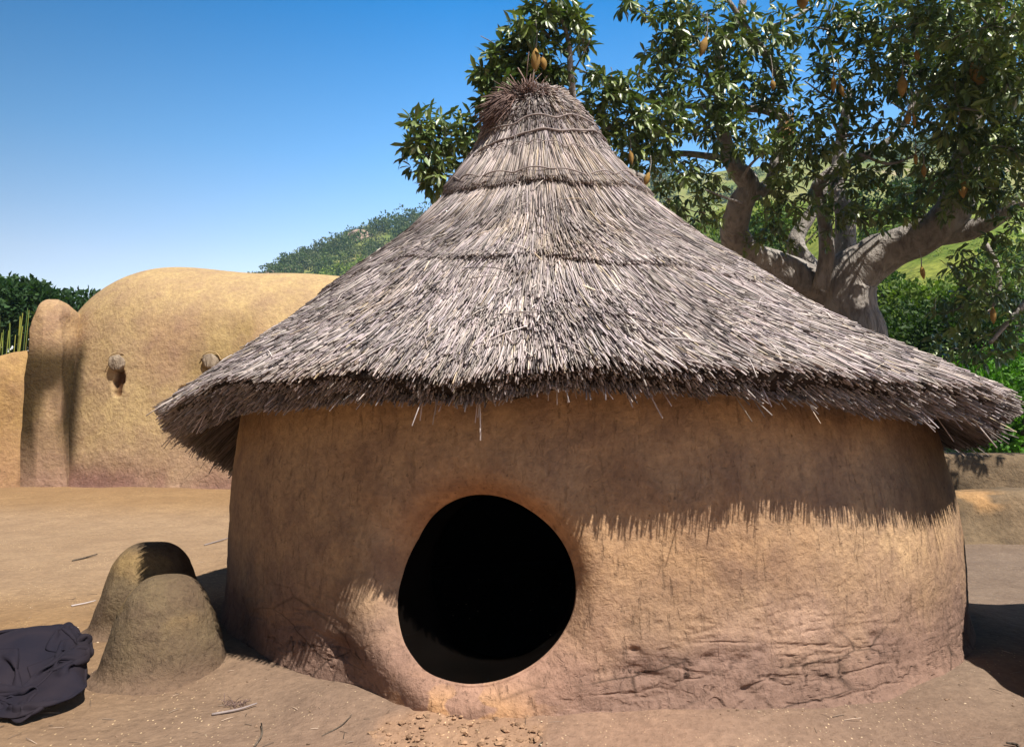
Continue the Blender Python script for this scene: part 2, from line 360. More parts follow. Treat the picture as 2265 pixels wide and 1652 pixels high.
# wall with its doorway: polar sheet round the hole, mapped on the drum
PH0 = R(-15.4); ZH = .360; HRX, HRZ = .276, .260
U = math.pi*RW
def hole_edge(th):
    k = 1+.012*np.sin(2*th+.6)+.012*np.sin(3*th+2)+.045*np.cos(th-2.45)*(np.cos(th-2.45) > 0)
    sq = 1/(np.abs(np.cos(th))**2.03+np.abs(np.sin(th))**2.03)**(1/2.03)
    return HRX*k*np.cos(th)*sq, HRZ*k*np.sin(th)*sq
nb = 700; ns = 180
def conc(n): t = np.linspace(-1, 1, n); return U*np.sinh(t*2.7)/math.sinh(2.7)
ub = conc(nb)
ztopf = lambda u: zunder(u/RW+PH0)
zbot = -.07
rect = []
rect += [(u, zbot) for u in ub[:-1]]
zt = ztopf(np.array([U]))[0]
rect += [(U, zbot+(zt-zbot)*k/ns) for k in range(ns)]
rect += [(u, 2) for u in ub[::-1][:-1]]
rect += [(-U, zbot+(zt-zbot)*(1-k/ns)) for k in range(ns)]
rect = np.array(rect); tp = rect[:, 1] > 1.5; rect[tp, 1] = ztopf(rect[tp, 0])
rect[:, 1] -= ZH
ang = np.arctan2(rect[:, 1], rect[:, 0])
# spread the hole-edge angle evenly-ish: blend of true angle and index
hx, hz = hole_edge(np.arctan2(rect[:, 1]*(1+3*np.clip(np.abs(rect[:, 0])-.6, 0, 3)), rect[:, 0]))
NR = 290
s = (np.linspace(0, 1, NR)**1.75)[None, :]
uu = hx[:, None]*(1-s)+rect[:, 0:1]*s; zz = hz[:, None]*(1-s)+rect[:, 1:2]*s
def dents():
    L = []
    for (x, y, rx, rz, d) in [(1955, 1440-25, .03, .02, .03), (1660, 1530, .035, .022, .04), (1695, 1447, .025, .018, .028), (1405, 1442, .022, .014, .03),
                              (1500, 1440, .03, .02, .018), (1570, 1462, .035, .02, .02), (1650, 1465, .03, .02, .018), (1445, 1500, .05, .014, .022), (745, 1440, .075, .045, .045), (710, 1420, .05, .03, .03),
                              (1955, 1440, .012, .02, .02)]:
        q = P(x, y, 1.0)-np.array((0, 0, CAMH)); q2 = q[:2]; a = q2@q2; b = q2@HC; rw = RW+.06
        k = (b-math.sqrt(max(b*b-a*(HC@HC-rw*rw), 0)))/a
        w = q2*k-HC; ph = math.atan2(w[0], -w[1]); L.append(((ph-PH0)*RW, CAMH+q[2]*k-ZH, rx, rz, d))
    return L
DENTS = dents()
def wall_r(u, z):   # z relative to hole centre
    za = z+ZH; ph = u/RW+PH0
    r = RW+.015*np.cos((za-.35)*3.0)-.03*smooth(za, .55, 1.05)-.055*smooth(za, .25, .9)*smooth(ph, .1, .8)*(1-smooth(ph, 1.9, 2.4))
    r = r+.05*np.exp(-np.clip(za+.02, 0, 9)/.05)+.03*np.exp(-np.clip(za, 0, 9)/.2)*(1+.6*np.sin(ph*3+1))
    e = np.hypot(u/HRX, z/HRZ); de = np.clip((e-1)*.26, 0, 9); th = np.arctan2(z, u)
    low = np.clip(-np.sin(th+.45), 0, 1)                       # lip grows towards the lower left
    r = r+(.03+.115*low)*np.exp(-(de/.17)**1.7)
    fil = .05+.05*np.clip(np.cos(th-2.6), 0, 1)               # fillet radius, larger on the left
    r = r-fil*1.15*np.exp(-(de/(fil*.75))**1.3)
    q = S3(np.cos(ph)*RW, np.sin(ph)*RW, za)
    r = r+.016*fbm(q*1.8, 3, 41)+.008*fbm(q*6, 3, 42)
    lowb = (1-smooth(za, .12, .42))*(1-np.exp(-(de/.2)**2)*(.35+.65*low))
    qh = S3(np.cos(ph)*RW*4, np.sin(ph)*RW*4, za*16)
    rdg = 1-np.abs(fbm(qh+.5*fbm(q*5, 2, 77)[..., None], 4, 43))*2.2
    r = r+lowb*(.006*fbm(qh*.8, 4, 44)-.006*np.clip(rdg-.72, 0, 1)*3*(.3+.7*smooth(vn(q*3, 91), -.2, .5)))
    qd = S3(np.cos(ph)*RW*20+za*9, np.sin(ph)*RW*20, za*11-ph*14)
    r = r+.0028*fbm(qd, 4, 45)
    fk = fbm(q*13, 4, 46)+.25*fbm(q*40, 2, 47); r = r-lowb*(.002*smooth(fk, .10, .2)+.003*smooth(fk, .32, .40)+.004*smooth(-fk, .34, .40))
    for (du, dz, rx, rz, dd) in DENTS:
        k_ = vn(q*38, 6)*.7; r = r-dd*.4*np.exp(-((((u-du)/rx/.7)**2+((z-dz)/rz/.7)**2)*(1+k_))**1.2)
    return r
rr = wall_r(uu, zz)
def drum(u, z, r): ph = u/RW+PH0; return S3(HC[0]+r*np.sin(ph), HC[1]-r*np.cos(ph), z+ZH)
V = drum(uu, zz, rr)                                  # (n, NR, 3)
# tunnel of the doorway, then the inner wall face, coloured black as deep shade
tun = []
for k, dr in enumerate((.0, .012, .03, .055, .085, .12, .15)):
    sc = 1-.01*k if k else 1
    tun.append(drum(hx*sc, hz*sc, rr[:, 0]-dr))
inn = [drum(hx*(1-q)+rect[:, 0]*q, hz*(1-q)+rect[:, 1]*q, RW-.2+0*hx) for q in (0, .05, .12, .3, .6, 1)]
rings = np.concatenate([np.stack(inn[::-1], 1), np.stack(tun[::-1][:-1], 1), V], 1); n1 = len(inn)+len(tun)-1
nv = rings.shape[1]; fc = grid_faces(rings.shape[0], nv, True)
fj = np.tile(np.arange(nv-1), rings.shape[0])
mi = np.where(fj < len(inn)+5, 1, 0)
wc = np.ones(rings.shape); 
UU = np.concatenate([np.repeat(hx[:, None], n1, 1), uu], 1); ZZ = np.concatenate([np.repeat(hz[:, None], n1, 1), zz], 1)
e = np.hypot(UU/HRX, ZZ/HRZ); th = np.arctan2(ZZ, UU); q3 = S3(UU, ZZ, 0*UU)
w = (np.exp(-((e-1)/.22)**2)*np.clip(np.sin(th)+.25, 0, 1))[..., None]; wc = wc*(1-w)+w*np.array((1.0, .8, .66))          # redder tone above the hole
w = (np.exp(-((e-1)/.5)**2)*np.clip(-np.sin(th-.3)-.1, 0, 1))[..., None]; wc = wc*(1-w)+w*np.array((1.55, 1.45, 1.35))       # worn pale sill
nz = fbm(q3*np.array((14, 22, 1)), 3, 61)
w = (smooth(nz, -.02, .08)*np.exp(-((UU+.02)/.2)**4)*np.exp(-((ZZ+.315)/.05)**2))[..., None]; wc = wc*(1-w)+w*np.array((2.1, 1.9, 1.3))  # fresh ochre patch
w = (smooth(fbm(q3*2.3, 4, 63), .05, .4)*smooth(ZZ, -.15, .1)*(1-smooth(ZZ, .3, .5)))[..., None]; wc = wc*(1-.5*w)+.5*w*np.array((.7, .6, .55))
w = (np.exp(-((UU-.95)/.28)**2-((ZZ+.12)/.1)**2)*(.6+.7*fbm(q3*9, 3, 64)))[..., None]; wc = wc*(1-w)+w*np.array((1.55, 1.6, 1.65))   # bleached patch
w = (np.exp(-((UU+.43)/.06)**2-((ZZ+.2)/.04)**2))[..., None]; wc = wc*(1-.7*w)+.7*w*np.array((.4, .3, .3))
mesh('wall', rings.reshape(-1, 3), fc, 4, [M_hut, M_shade_black], hut, True, mi, np.clip(wc, .2, 2.4).reshape(-1, 3))

# straw: every stalk a three-sided prism with three stations
def stalks(p0, p1, p2, r, col, k=3):
    n = len(p0); d = p2-p0; d /= np.linalg.norm(d, axis=1)[:, None]+1e-9
    up = np.array((0, 0, 1.)); A = np.cross(d, up); A /= np.linalg.norm(A, axis=1)[:, None]+1e-6; B = np.cross(A, d)
    a0 = rng.uniform(0, 6.28, n); V = []
    for (p, q) in ((p0, .8), (p1, 1.), (p2, .85)):
        for j in range(k):
            a = a0+j*2*math.pi/k
            V.append(p+(r*q)[:, None]*(np.cos(a)[:, None]*A+np.sin(a)[:, None]*B))
    V = np.stack(V, 1)                       # n, 3k, 3
    f = []
    for st in range(2):
        for j in range(k): f.append((st*k+j, st*k+(j+1) % k, (st+1)*k+(j+1) % k, (st+1)*k+j))
    f = np.array(f)[None]+np.arange(n)[:, None, None]*3*k
    caps = np.array([2*k+j for j in range(k)])[None]+np.arange(n)[:, None]*3*k
    lo = np.concatenate([f.reshape(-1), caps.reshape(-1)]); sz = np.concatenate([np.full(n*2*k, 4), np.full(n, k)])
    C = np.repeat(col[:, None], 3*k, 1).reshape(-1, 3)
    return V.reshape(-1, 3), lo, sz, C
class SB:
    def __init__(s): s.v = []; s.l = []; s.s = []; s.c = []; s.n = 0
    def add(s, a):
        v, l, z, c = a; s.v.append(v); s.l.append(l+s.n); s.s.append(z); s.c.append(c); s.n += len(v)
    def build(s, name, m, parent):
        return mesh(name, np.concatenate(s.v), np.concatenate(s.l), np.concatenate(s.s), m, parent, True, None, np.concatenate(s.c))
def strawcol(n, ph, t, dark=1.):
    b = rng.uniform(.55, 1.18, n)*(1+.16*vn(S3(ph*9, t*14, 0*t), 5)+.14*vn(S3(ph*3, t*4, 0*t), 6))
    c = np.stack([b, b*rng.uniform(.95, 1.02, n), b*rng.uniform(.9, 1.03, n)], 1)
    y = smooth(vn(S3(ph*4, t*9, 0*t+3), 8), .1, .7)*rng.uniform(0, 1, n); c *= np.stack([1+.05*y, 1-.02*y, 1-.17*y], 1)
    k = rng.random(n) < .20; c[k] *= .38
    k = rng.random(n) < .03; c[k] *= np.array((1.25, 1.2, .95))
    return np.clip(c*dark, 0, 1.6)
STEP1, STEP2 = .372, .67
S1F = lambda ph: STEP1-.075*(1-np.cos(np.clip(ph, -1.6, 1.6)))+.006*np.sin(ph*7)
def lay(ph, t):     # thickness sawtooth: each course ends proud of the next
    s1 = S1F(ph); s2 = STEP2+.05*vn(S3(ph*2.2, 0*ph, 0*ph), 12)+.012*np.sin(ph*13)
    hh = np.where(t < s1, .008+.022*np.clip(t/s1, 0, 1), np.where(t < s2, .0+.024*(t-s1)/(s2-s1)*.4*smooth(vn(S3(ph*1.7, 0*ph, 0*ph+4), 19), -.3, .25)+.006*(t-s1)/(s2-s1), .014*np.clip((t-.8)/.2, 0, 1)))
    return hh
def course(n, tlo, thi, L, r0, lift, jit, sb, front=.8, ends=None, sink=.03, phr=None):
    ph = np.where(rng.random(n) < front, rng.uniform(-1.95, 1.95, n), rng.uniform(-np.pi, np.pi, n)) if phr is None else phr
    if ends is None:
        te = np.sqrt(rng.uniform(tlo**2, thi**2, n)) if tlo > .3 else rng.uniform(tlo, thi, n)
    else: te = ends(ph, n)
    Ls = L*rng.uniform(.7, 1.2, n)/LEN
    t0 = np.maximum(te-Ls, .0)
    rad = np.interp(np.clip(te, 0, 1), tt_, pr_r)
    sw = .10*vn(S3(ph*6, te*8, 0*te), 21)+rng.normal(0, jit, n)
    dph = sw*Ls*LEN/np.maximum(rad, .2)
    off = lay(ph, te-.004)+rng.uniform(-.013, .010, n)+.010*vn(S3(ph*14, te*16, 0*te), 17)+lift
    p0 = roof(ph-dph, t0)+roofn(ph-dph, t0)*(lay(ph, t0)-sink)[:, None]
    p2 = roof(ph, te)+roofn(ph, te)*off[:, None]
    p1 = (p0+p2)/2+roofn(ph, te)*rng.normal(.004, .003, n)[:, None]+rng.normal(0, .0025, (n, 3))
    sb.add(stalks(p0, p1, p2, r0*rng.uniform(.6, 1.35, n), strawcol(n, ph, te)))
roofp = SB()
S2 = lambda ph, n: STEP2+.05*vn(S3(ph*2.2, 0*ph, 0*ph), 12)+.012*np.sin(ph*13)
course(58000, STEP2-.06, 1.0, .33, .0023, .0, .04, roofp)
course(8000, STEP2+.0, 1.0, .22, .0030, .008, .16, roofp)
course(28000, STEP1-.08, STEP2-.01, .32, .0024, .0, .035, roofp)
course(6500, .4, .5, .26, .0032, .0, .05, roofp, ends=lambda ph, n: S2(ph, n)-np.abs(rng.normal(0, .016, n)))
course(11000, .05, STEP1, .34, .0029, .0, .015, roofp, ends=lambda ph, n: S1F(ph)-np.abs(rng.normal(0, .009, n))-.012*np.abs(np.sin(ph*22)))
course(6000, .12, STEP1-.09, .3, .0028, .002, .02, roofp)
course(3500, .03, .16, .2, .0028, .006, .05, roofp)
# the cut edge of the eave: stalks filling its thickness
def rim(n):
    ph = np.where(rng.random(n) < .85, rng.uniform(-2.2, 2.1, n), rng.uniform(-np.pi, np.pi, n))
    dep = rng.uniform(0, 1, n)**.85
    thick = np.interp(ph, [-3.2, -1.4, -.7, -.1, .4, .9, 1.4, 3.2], [.14, .14, .115, .088, .125, .12, .13, .14])+.02*vn(S3(ph*4, 0*ph, 0*ph), 13)
    clump = vn(S3(ph*16, dep*3, 0*ph), 14)
    te = .985-dep*.008-.018*np.abs(clump)+rng.normal(0, .007, n)+(np.abs(ph) > 1.5)*(.0)
    Ls = rng.uniform(.18, .34, n)/LEN; t0 = te-Ls
    sw = rng.normal(0, .09+.12*dep, n); rad = 1.85; dph = sw*Ls*LEN/rad
    nn = roofn(ph, te); off = -dep*thick
    p0 = roof(ph-dph, t0)+roofn(ph-dph, t0)*(off-.004)[:, None]; p2 = roof(ph, te)+nn*off[:, None]
    p2[:, 2] -= rng.uniform(0, .008, n)
    p1 = (p0+p2)/2+rng.normal(0, .003, (n, 3)); p1[:, 2] += .006
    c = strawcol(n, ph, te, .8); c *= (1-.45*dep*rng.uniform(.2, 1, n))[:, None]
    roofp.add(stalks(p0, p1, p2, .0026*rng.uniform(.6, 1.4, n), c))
rim(40000)
# loose ones hanging out below the eave
def loose(n):
    ph = rng.uniform(-2.3, 1.9, n); te = 1.0-rng.uniform(.0, .06, n); nn = roofn(ph, te)
    p0 = roof(ph, te-.06)-nn*rng.uniform(.03, .12, n)[:, None]
    L = np.minimum(rng.exponential(.022, n), .09)+.01; a = ph+rng.normal(0, .55, n)
    d = np.stack([np.sin(a)*.7, -np.cos(a)*.7, -rng.uniform(.25, 1.3, n)], 1); d /= np.linalg.norm(d, axis=1)[:, None]
    p2 = roof(ph, te)-nn*rng.uniform(.05, .13, n)[:, None]+d*L[:, None]
    p1 = (p0+p2)/2+rng.normal(0, .004, (n, 3)); p1[:, 2] += .004
    roofp.add(stalks(p0, p1, p2, .0020*rng.uniform(.6, 1.5, n), strawcol(n, ph, te)))
loose(420)
n = 260   # stray stalks lying across the slope
ph = rng.uniform(-1.7, 1.7, n); t = rng.uniform(.3, .97, n); aa = rng.normal(0, .8, n); L = rng.uniform(.05, .17, n)
p0 = roof(ph, t)+roofn(ph, t)*.016; pe = roof(ph+np.sin(aa)*L/np.interp(t, tt_, pr_r), t+np.cos(aa)*L/LEN); p2 = pe+roofn(ph, t)*.02
roofp.add(stalks(p0, (p0+p2)/2+np.array((0, 0, .004)), p2, .0022*rng.uniform(.7, 1.4, n), strawcol(n, ph, t, 1.15)))
roof_o = roofp.build('roof', M_straw, hut)
# solid straw body under the stalks, darkened to stand for shade between them
pa = np.linspace(-np.pi, np.pi, 181)[:-1]; ta = np.linspace(0, .985, 70); PA, TA = np.meshgrid(pa, ta, indexing='ij')
top = roof(PA, TA)+roofn(PA, TA)*(lay(PA, TA)-.022)[..., None]
ta2 = np.linspace(.965, .75, 20); PB, TB = np.meshgrid(pa, ta2, indexing='ij')
bot = roof(PB, TB)-roofn(PB, TB)*(.10+.02*vn(S3(PB*14, TB*30, 0*PB), 3))[..., None]
core = np.concatenate([top, bot], 1)
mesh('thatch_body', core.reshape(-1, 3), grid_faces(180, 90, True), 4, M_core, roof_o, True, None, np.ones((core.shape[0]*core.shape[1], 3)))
# dark twisted topknot in tufts
kn = SB()
def tuft(c, n, dirs, L, r, spread, flat=1.):
    c = np.array(c); d = np.array(dirs, float); d /= np.linalg.norm(d)
    dd = d+rng.normal(0, spread, (n, 3))*np.array((1, 1, flat)); dd /= np.linalg.norm(dd, axis=1)[:, None]
    p0 = c+rng.normal(0, .014, (n, 3)); Ls = L*rng.uniform(.45, 1.15, n)
    p2 = p0+dd*Ls[:, None]; p2[:, 2] -= Ls*.15; p1 = (p0+p2)/2; p1[:, 2] += Ls*.12
    b = rng.uniform(.6, 1.35, n)
    kn.add(stalks(p0, p1, p2, r*rng.uniform(.6, 1.4, n), np.stack([b, b, b], 1)))
tc = P(1165, 235, 3.93)
tuft(tc+(-.02, -.03, .0), 420, (-.8, -.35, .05), .15, .0024, .42)
tuft(tc+(.05, -.05, .0), 300, (.85, -.5, .0), .12, .0023, .40)
tuft(tc+(.0, -.07, -.01), 260, (.1, -.9, .5), .12, .0022, .5)
tuft(tc+(0, 0, .0), 130, (-.05, -.1, 1), .09, .0022, .38)
tuft(tc+(-.06, -.09, -.02), 260, (-.9, -.6, -.6), .20, .0024, .25)
tuft(tc+(.0, -.02, .02), 8, (.1, 0, 1), .22, .003, .25)
kn.build('topknot', M_knot, roof_o)
# bindings
def band(t_of, ph0, ph1, r, name, loops=None, flat=1.):
    mb = MB(); a = np.linspace(ph0, ph1, 120); t = t_of(a)
    off = .028+(0 if loops is None else .006*np.abs(np.sin(a*loops)))
    p = roof(a, t)+roofn(a, t)*(lay(a, t)+off-.015)[:, None]
    if loops is not None: p[:, 2] += .014*np.abs(np.sin(a*loops))
    tube(mb, p, r*(1+.2*np.sin(np.arange(120)*.9)), 6, 1, .2, 3, None, flat); return mb.build(name, M_rope, roof_o)
band(lambda a: .160-.012*a+.004*np.sin(a*9), -2.2, 2.2, .0042, 'binding_rope')
band(lambda a: .198-.020*a+.003*np.sin(a*5), -2.2, 2.2, .0085, 'binding_rope', None, .6)
band(lambda a: .240-.03*(1-np.cos(a))+.006*np.sin(a*5), -1.5, 1.6, .0026, 'stitched_cord', 15)
band(lambda a: S1F(a)-.030, -1.9, 1.9, .0034, 'stitched_cord', 11)

# ------------------------------------------------------------------ clay hearth mounds
def dome(name, label, base, rx, ry, h, lean=(0, 0), seed=0, k=2.2, foot=.13):
    t = thing(name, label, 'clay mound', 'clay hearth mounds beside the hut'); t.location = (*base[:2], 0)
    a = np.linspace(0, 2*np.pi, 121)[:-1]; s_ = np.linspace(0, 1, 64); A, S_ = np.meshgrid(a, s_, indexing='ij')
    pf = catmull(np.array([(0, 1), (.33, .965), (.60, .83), (.78, .62), (.90, .38), (.99, .17), (1.07, .065), (1.2, .02), (1.40, -.05)]), 8)
    rad = np.interp(S_, np.linspace(0, 1, len(pf)), pf[:, 0]); z = h*np.interp(S_, np.linspace(0, 1, len(pf)), pf[:, 1])
    x = rx*rad*np.cos(A)+lean[0]*z; y = ry*rad*np.sin(A)+lean[1]*z
    q = S3(x, y, z)+seed*7.; nn = 1+.10*fbm(q*4, 3, seed)+.035*fbm(q*16, 4, seed+2)-.03*smooth(fbm(q*22, 2, 4), .3, .5); nn = 1+(nn-1)*smooth(z, -.01, .08); z = z*(1+.02*fbm(q*8, 3, seed))
    v = S3(x*nn, y*nn, z)
    c = np.ones(v.shape); w = smooth(fbm(q*7, 4, seed+5), .0, .35)[..., None]*smooth(z, h*.45, h*.85)[..., None]; c = c*(1-w)+w*np.array((1.7, 1.6, 1.25))
    w = smooth(fbm(q*3, 4, seed+6), .1, .5)[..., None]; c = c*(1-.4*w)+.4*w*np.array((.65, .6, .6)); w = (1-smooth(z, .0, .09))[..., None]*.9; c = c*(1-w)+w*np.array((1.35, 1.3, 1.3))
    mesh('mound_body', v.reshape(-1, 3), grid_faces(120, 64, True), 4, M_mound, t, True, None, c.reshape(-1, 3)); return t
gb = G(288, 1535); m1 = dome('clay_mound', 'front moss-stained clay mound in full sun, nearest the dark cloth', (gb[0], gb[1]+.24), .195, .21, .325, (.0, .02), 3)
gb = G(318, 1400); dome('clay_mound', 'rear clay mound with its right half in the roof shadow', (gb[0]+.0, gb[1]+.05), .215, .22, .365, (.01, .0), 5)

# ------------------------------------------------------------------ clay house on the left
house = thing('clay_house', 'large rounded ochre clay house with beam ends, left of the thatched hut', 'house')
hc = np.array((-3.15, 11.3)); 
def house_r(a, z):
    ztop = 2.98
    s_ = np.clip(z/ztop, 0, 1)
    r = 3.13*(1-s_**7)**(1/2.3)*(1-.15*s_)+.35*np.exp(-z/.1)*.5+.02
    return r
a = np.linspace(0, 2*np.pi, 721)[:-1]; s_ = np.linspace(0, 1, 260); z1 = 2.98*(1-(1-s_)**2.2)
A, ZA = np.meshgrid(a, z1, indexing='ij'); r = house_r(A, ZA)
q = S3(np.cos(A)*2, np.sin(A)*2, ZA)
r = r*(1+.02*fbm(q*.8, 3, 51))+(.018*fbm(q*3, 4, 52)+.006*fbm(q*12, 3, 53))*smooth(r, .2, .8)
v = S3(hc[0]+r*np.cos(A)*1.12-.12*ZA*(np.cos(A) < 2), hc[1]+r*.52*np.sin(A), ZA+.12*np.clip(1-r/2, 0, 1))
v[..., 0] += .28*ZA/2.8; v[..., 2] *= 1+.115*smooth(-v[..., 0], 3.4, 5.4)
qq = v.copy(); c = np.ones(v.shape)
def stain(c, v, x0, x1, z0, z1, col, amt, sd, sc=3., yfront=True):
    m = smooth(v[..., 0], x0-.12, x0+.12)*(1-smooth(v[..., 0], x1-.12, x1+.12))*smooth(v[..., 2], z0-.15, z0+.15)*(1-smooth(v[..., 2], z1-.2, z1+.2))
    m = m*smooth(fbm(v*np.array((sc*1.4, sc*1.4, sc*.5)), 4, sd), -.35 if amt < 1 else -.75, .25 if amt < 1 else -.15)*amt; m = m[..., None]; return c*(1-m)+m*np.array(col)
c = stain(c, v, -6.5, -5.55, .1, 2.0, (.12, .11, .09), 1.0, 71, 2.2)
c = stain(c, v, -6.0, -3.0, 1.45, 2.3, (.78, .7, .8), .8, 72, 1.)
c = stain(c, v, -6.0, -1.0, -.2, .42, (.62, .5, .6), .9, 73, 1.)
c = stain(c, v, -4.1, -1.5, 1.5, 2.3, (.66, .66, .5), .7, 74, 1.2)
def surf_hit(x, y):   # where the pixel ray meets the house
    o = np.array((0, 0, CAMH)); d = P(x, y, 1.)-o
    pts = v.reshape(-1, 3); pts = pts[pts[:, 1] < hc[1]]; k = pts[:, 1]; pr = o+d*k[:, None]; return pts[np.argmin(((pr-pts)**2).sum(1))]
HITS = [(surf_hit(262, 803), .105), (surf_hit(466, 800), .095)]
for h_, w_, dz, rx, rz, dp in ((HITS[0][0], 1., -.20, .085, .19, .09), (HITS[1][0], 1., -.1, .10, .16, .05), (surf_hit(400, 860), .8, 0, .10, .04, .04)):
    m = np.hypot((v[..., 0]-h_[0]-.04)/rx, (v[..., 2]-h_[2]-dz)/rz)+.5*fbm(v*7, 3, 77); m = (1-smooth(m, .75, 1.05))*(v[..., 1] < hc[1]); v[..., 1] += dp*m; c = c*(1-m[..., None])+m[..., None]*np.array((.30, .22, .18))
mesh('wall', v.reshape(-1, 3), grid_faces(720, 260, True), 4, M_house, house, True, None, c.reshape(-1, 3))
for h_, rr_ in HITS:
    nrm = np.array((h_[0]-hc[0], h_[1]-hc[1], 0)); nrm /= np.linalg.norm(nrm)
    nrm = nrm*.35+np.array((.15, -1, .05)); nrm /= np.linalg.norm(nrm)
    mb = MB(); tube(mb, [h_-nrm*.3, h_, h_+nrm*.05, h_+nrm*.065], [rr_, rr_, rr_*.95, rr_*.75], 18, 3, .30, 4); mb.build('beam_end', M_beam, house)
    mb = MB(); aa = np.linspace(.2, 2.9, 9)                      # cracked collar of plaster round the beam
    tube(mb, [h_+nrm*.01+np.array((math.cos(q_)*rr_*1.35, 0, math.sin(q_)*rr_*1.3)) for q_ in aa], .008, 6, 3, .8, 5); mb.build('plaster_collar', M_house, house)
def slab(name, pts, th, mat, parent, sd=0, tint=None, n=70, yk=1.6):
    """upright rounded wall along plan points (x, y, height)"""
    pts = catmull(np.array(pts, float), 14); m = len(pts)
    tan = np.gradient(pts[:, :2], axis=0); tan /= np.linalg.norm(tan, axis=1)[:, None]+1e-9; nor = np.stack([tan[:, 1], -tan[:, 0]], 1)
    a = np.linspace(0, 1, n); prof_x = np.sign(a-.5)*np.clip(np.abs(a-.5)*2, 0, 1)**.5; 
    ang_ = (a-.5)*np.pi
    ca = np.sign(np.sin(ang_))*np.abs(np.sin(ang_))**.55; cz = np.abs(np.cos(ang_))**.32
    endt = np.minimum(np.arange(m), np.arange(m)[::-1])/(m-1)
    ek = np.clip(endt/.10, 0, 1)**.5
    V_ = np.zeros((m, n, 3)); V_[..., 0] = pts[:, 0:1]+nor[:, 0:1]*ca[None]*th/2*ek[:, None]; V_[..., 1] = pts[:, 1:2]+nor[:, 1:2]*ca[None]*th/2*ek[:, None]
    V_[..., 2] = pts[:, 2:3]*cz[None]*(.93+.07*ek[:, None])-.03
    fl = np.exp(-V_[..., 2]/.12)*.12*ek[:, None]; V_[..., 0] += nor[:, 0:1]*np.sign(ca)[None]*fl; V_[..., 1] += nor[:, 1:2]*np.sign(ca)[None]*fl
    nn = fbm(V_*2.2, 3, sd)[..., None]*.03+fbm(V_*8, 3, sd+1)[..., None]*.012+fbm(V_*24, 3, sd+2)[..., None]*.005
    nn = nn*ek[:, None, None]; V_[..., :2] += nor[:, None]*nn*np.sign(ca)[None, :, None]; V_[..., 2:] += nn*.8
    c_ = np.ones(V_.shape) if tint is None else tint(V_)
    return mesh(name, V_.reshape(-1, 3), grid_faces(m, n), 4, mat, parent, True, None, c_.reshape(-1, 3))
fa, fb_ = P(88, 700, 9.9), P(158, 720, 11.5)
def ftint(v): 
    c = np.ones(v.shape)*np.array((.95, .9, .95)); return stain(c, v, -6.5, -5.3, .1, 1.9, (.14, .13, .1), 1., 75, 2.2)
slab('parapet_fin', [(-5.90, 9.95, 2.40), (-5.92, 10.15, 2.56), (-5.95, 10.6, 2.5), (-6.0, 11.2, 2.35), (-6.0, 12.6, 2.3)], .44, M_house, house, 55, ftint)
lw = P(0, 775, 10.2)
slab('side_wall', [(-10.5, 10.3, 1.3), (lw[0]-1., 10.2, 1.6), (lw[0], 10.2, 1.83), (lw[0]+.5, 10.3, 1.95)], .6, M_house, house, 56, lambda v: np.ones(v.shape)*np.array((.85, .75, .62)))

# ------------------------------------------------------------------ low walls on the right
def wt(v):
    c = np.ones(v.shape); w = smooth(fbm(v*2.5, 4, 81), -.1, .3)[..., None]*.7; c = c*(1-w)+w*np.array((.5, .5, .48)); return c
w1 = slab('clay_wall', [(2.2, 7.6, .62), (3.6, 7.5, .66), (4.6, 7.45, .66), (6, 7.5, .64), (9, 8, .6)], .5, M_rwall, None, 83, wt)
tag(w1, 'stained rear low clay wall right of the hut, topped by green bushes', 'wall')
def wt2(v):
    c = wt(v); q = P(2187, 1105, 6.0); m = (np.exp(-(((v[..., 0]-q[0])/.17)**2+((v[..., 2]-q[2])/.1)**2)**2)*smooth(fbm(v*9, 3, 85), -.5, -.1))[..., None]; return c*(1-m)+m*np.array((2.1, 1.75, 1.3))
w2 = slab('clay_ledge', [(2.4, 6.4, .36), (3.3, 6.35, .40), (4.2, 6.3, .41), (5.4, 6.3, .40), (8, 6.8, .4)], .55, M_rwall, None, 87, wt2)
tag(w2, 'front low clay ledge with a pale chipped patch, right of the hut', 'ledge')
# a neighbouring clay granary just outside the frame: its shade falls on the hut's right foot
gr = slab('clay_buttress', [(1.85, 2.1, .7), (2.05, 2.45, 1.1), (2.35, 2.9, 1.4), (3.2, 3.2, 1.4)], .3, M_hut, None, 89)
tag(gr, 'rounded clay wall shading the right foot of the hut', 'wall')

# ------------------------------------------------------------------ leaves
def leaflet(bend=.28, fold=.25, wid=.15):
    """one leaflet along +X, length 1: midrib fold, droop"""
    xs = [0, .35, .72, 1.0]; ws = [0, wid*.8, wid, 0]
    v = []; 
    for x, w_ in zip(xs, ws):
        z = -bend*x*x
        if w_ == 0: v.append((x, 0, z))
        else: v += [(x, 0, z), (x, w_, z+fold*w_), (x, -w_, z+fold*w_)]
    f = [(0, 1, 2), (0, 3, 1), (1, 4, 5), (1, 5, 2), (1, 6, 4), (1, 3, 6), (4, 7, 5), (4, 6, 7)]
    return np.array(v), np.array(f)
LV, LF = leaflet()
def frames(d, roll):
    d = d/(np.linalg.norm(d, axis=1)[:, None]+1e-9); up = np.tile((0, 0, 1.), (len(d), 1))
    up[np.abs(d[:, 2]) > .95] = (0, 1, 0)
    Yv = np.cross(up, d); Yv /= np.linalg.norm(Yv, axis=1)[:, None]+1e-9; Zv = np.cross(d, Yv)
    c, s_ = np.cos(roll)[:, None], np.sin(roll)[:, None]
    Y2 = Yv*c+Zv*s_; Z2 = -Yv*s_+Zv*c; return np.stack([d, Y2, Z2], 1)     # n,3(axis),3
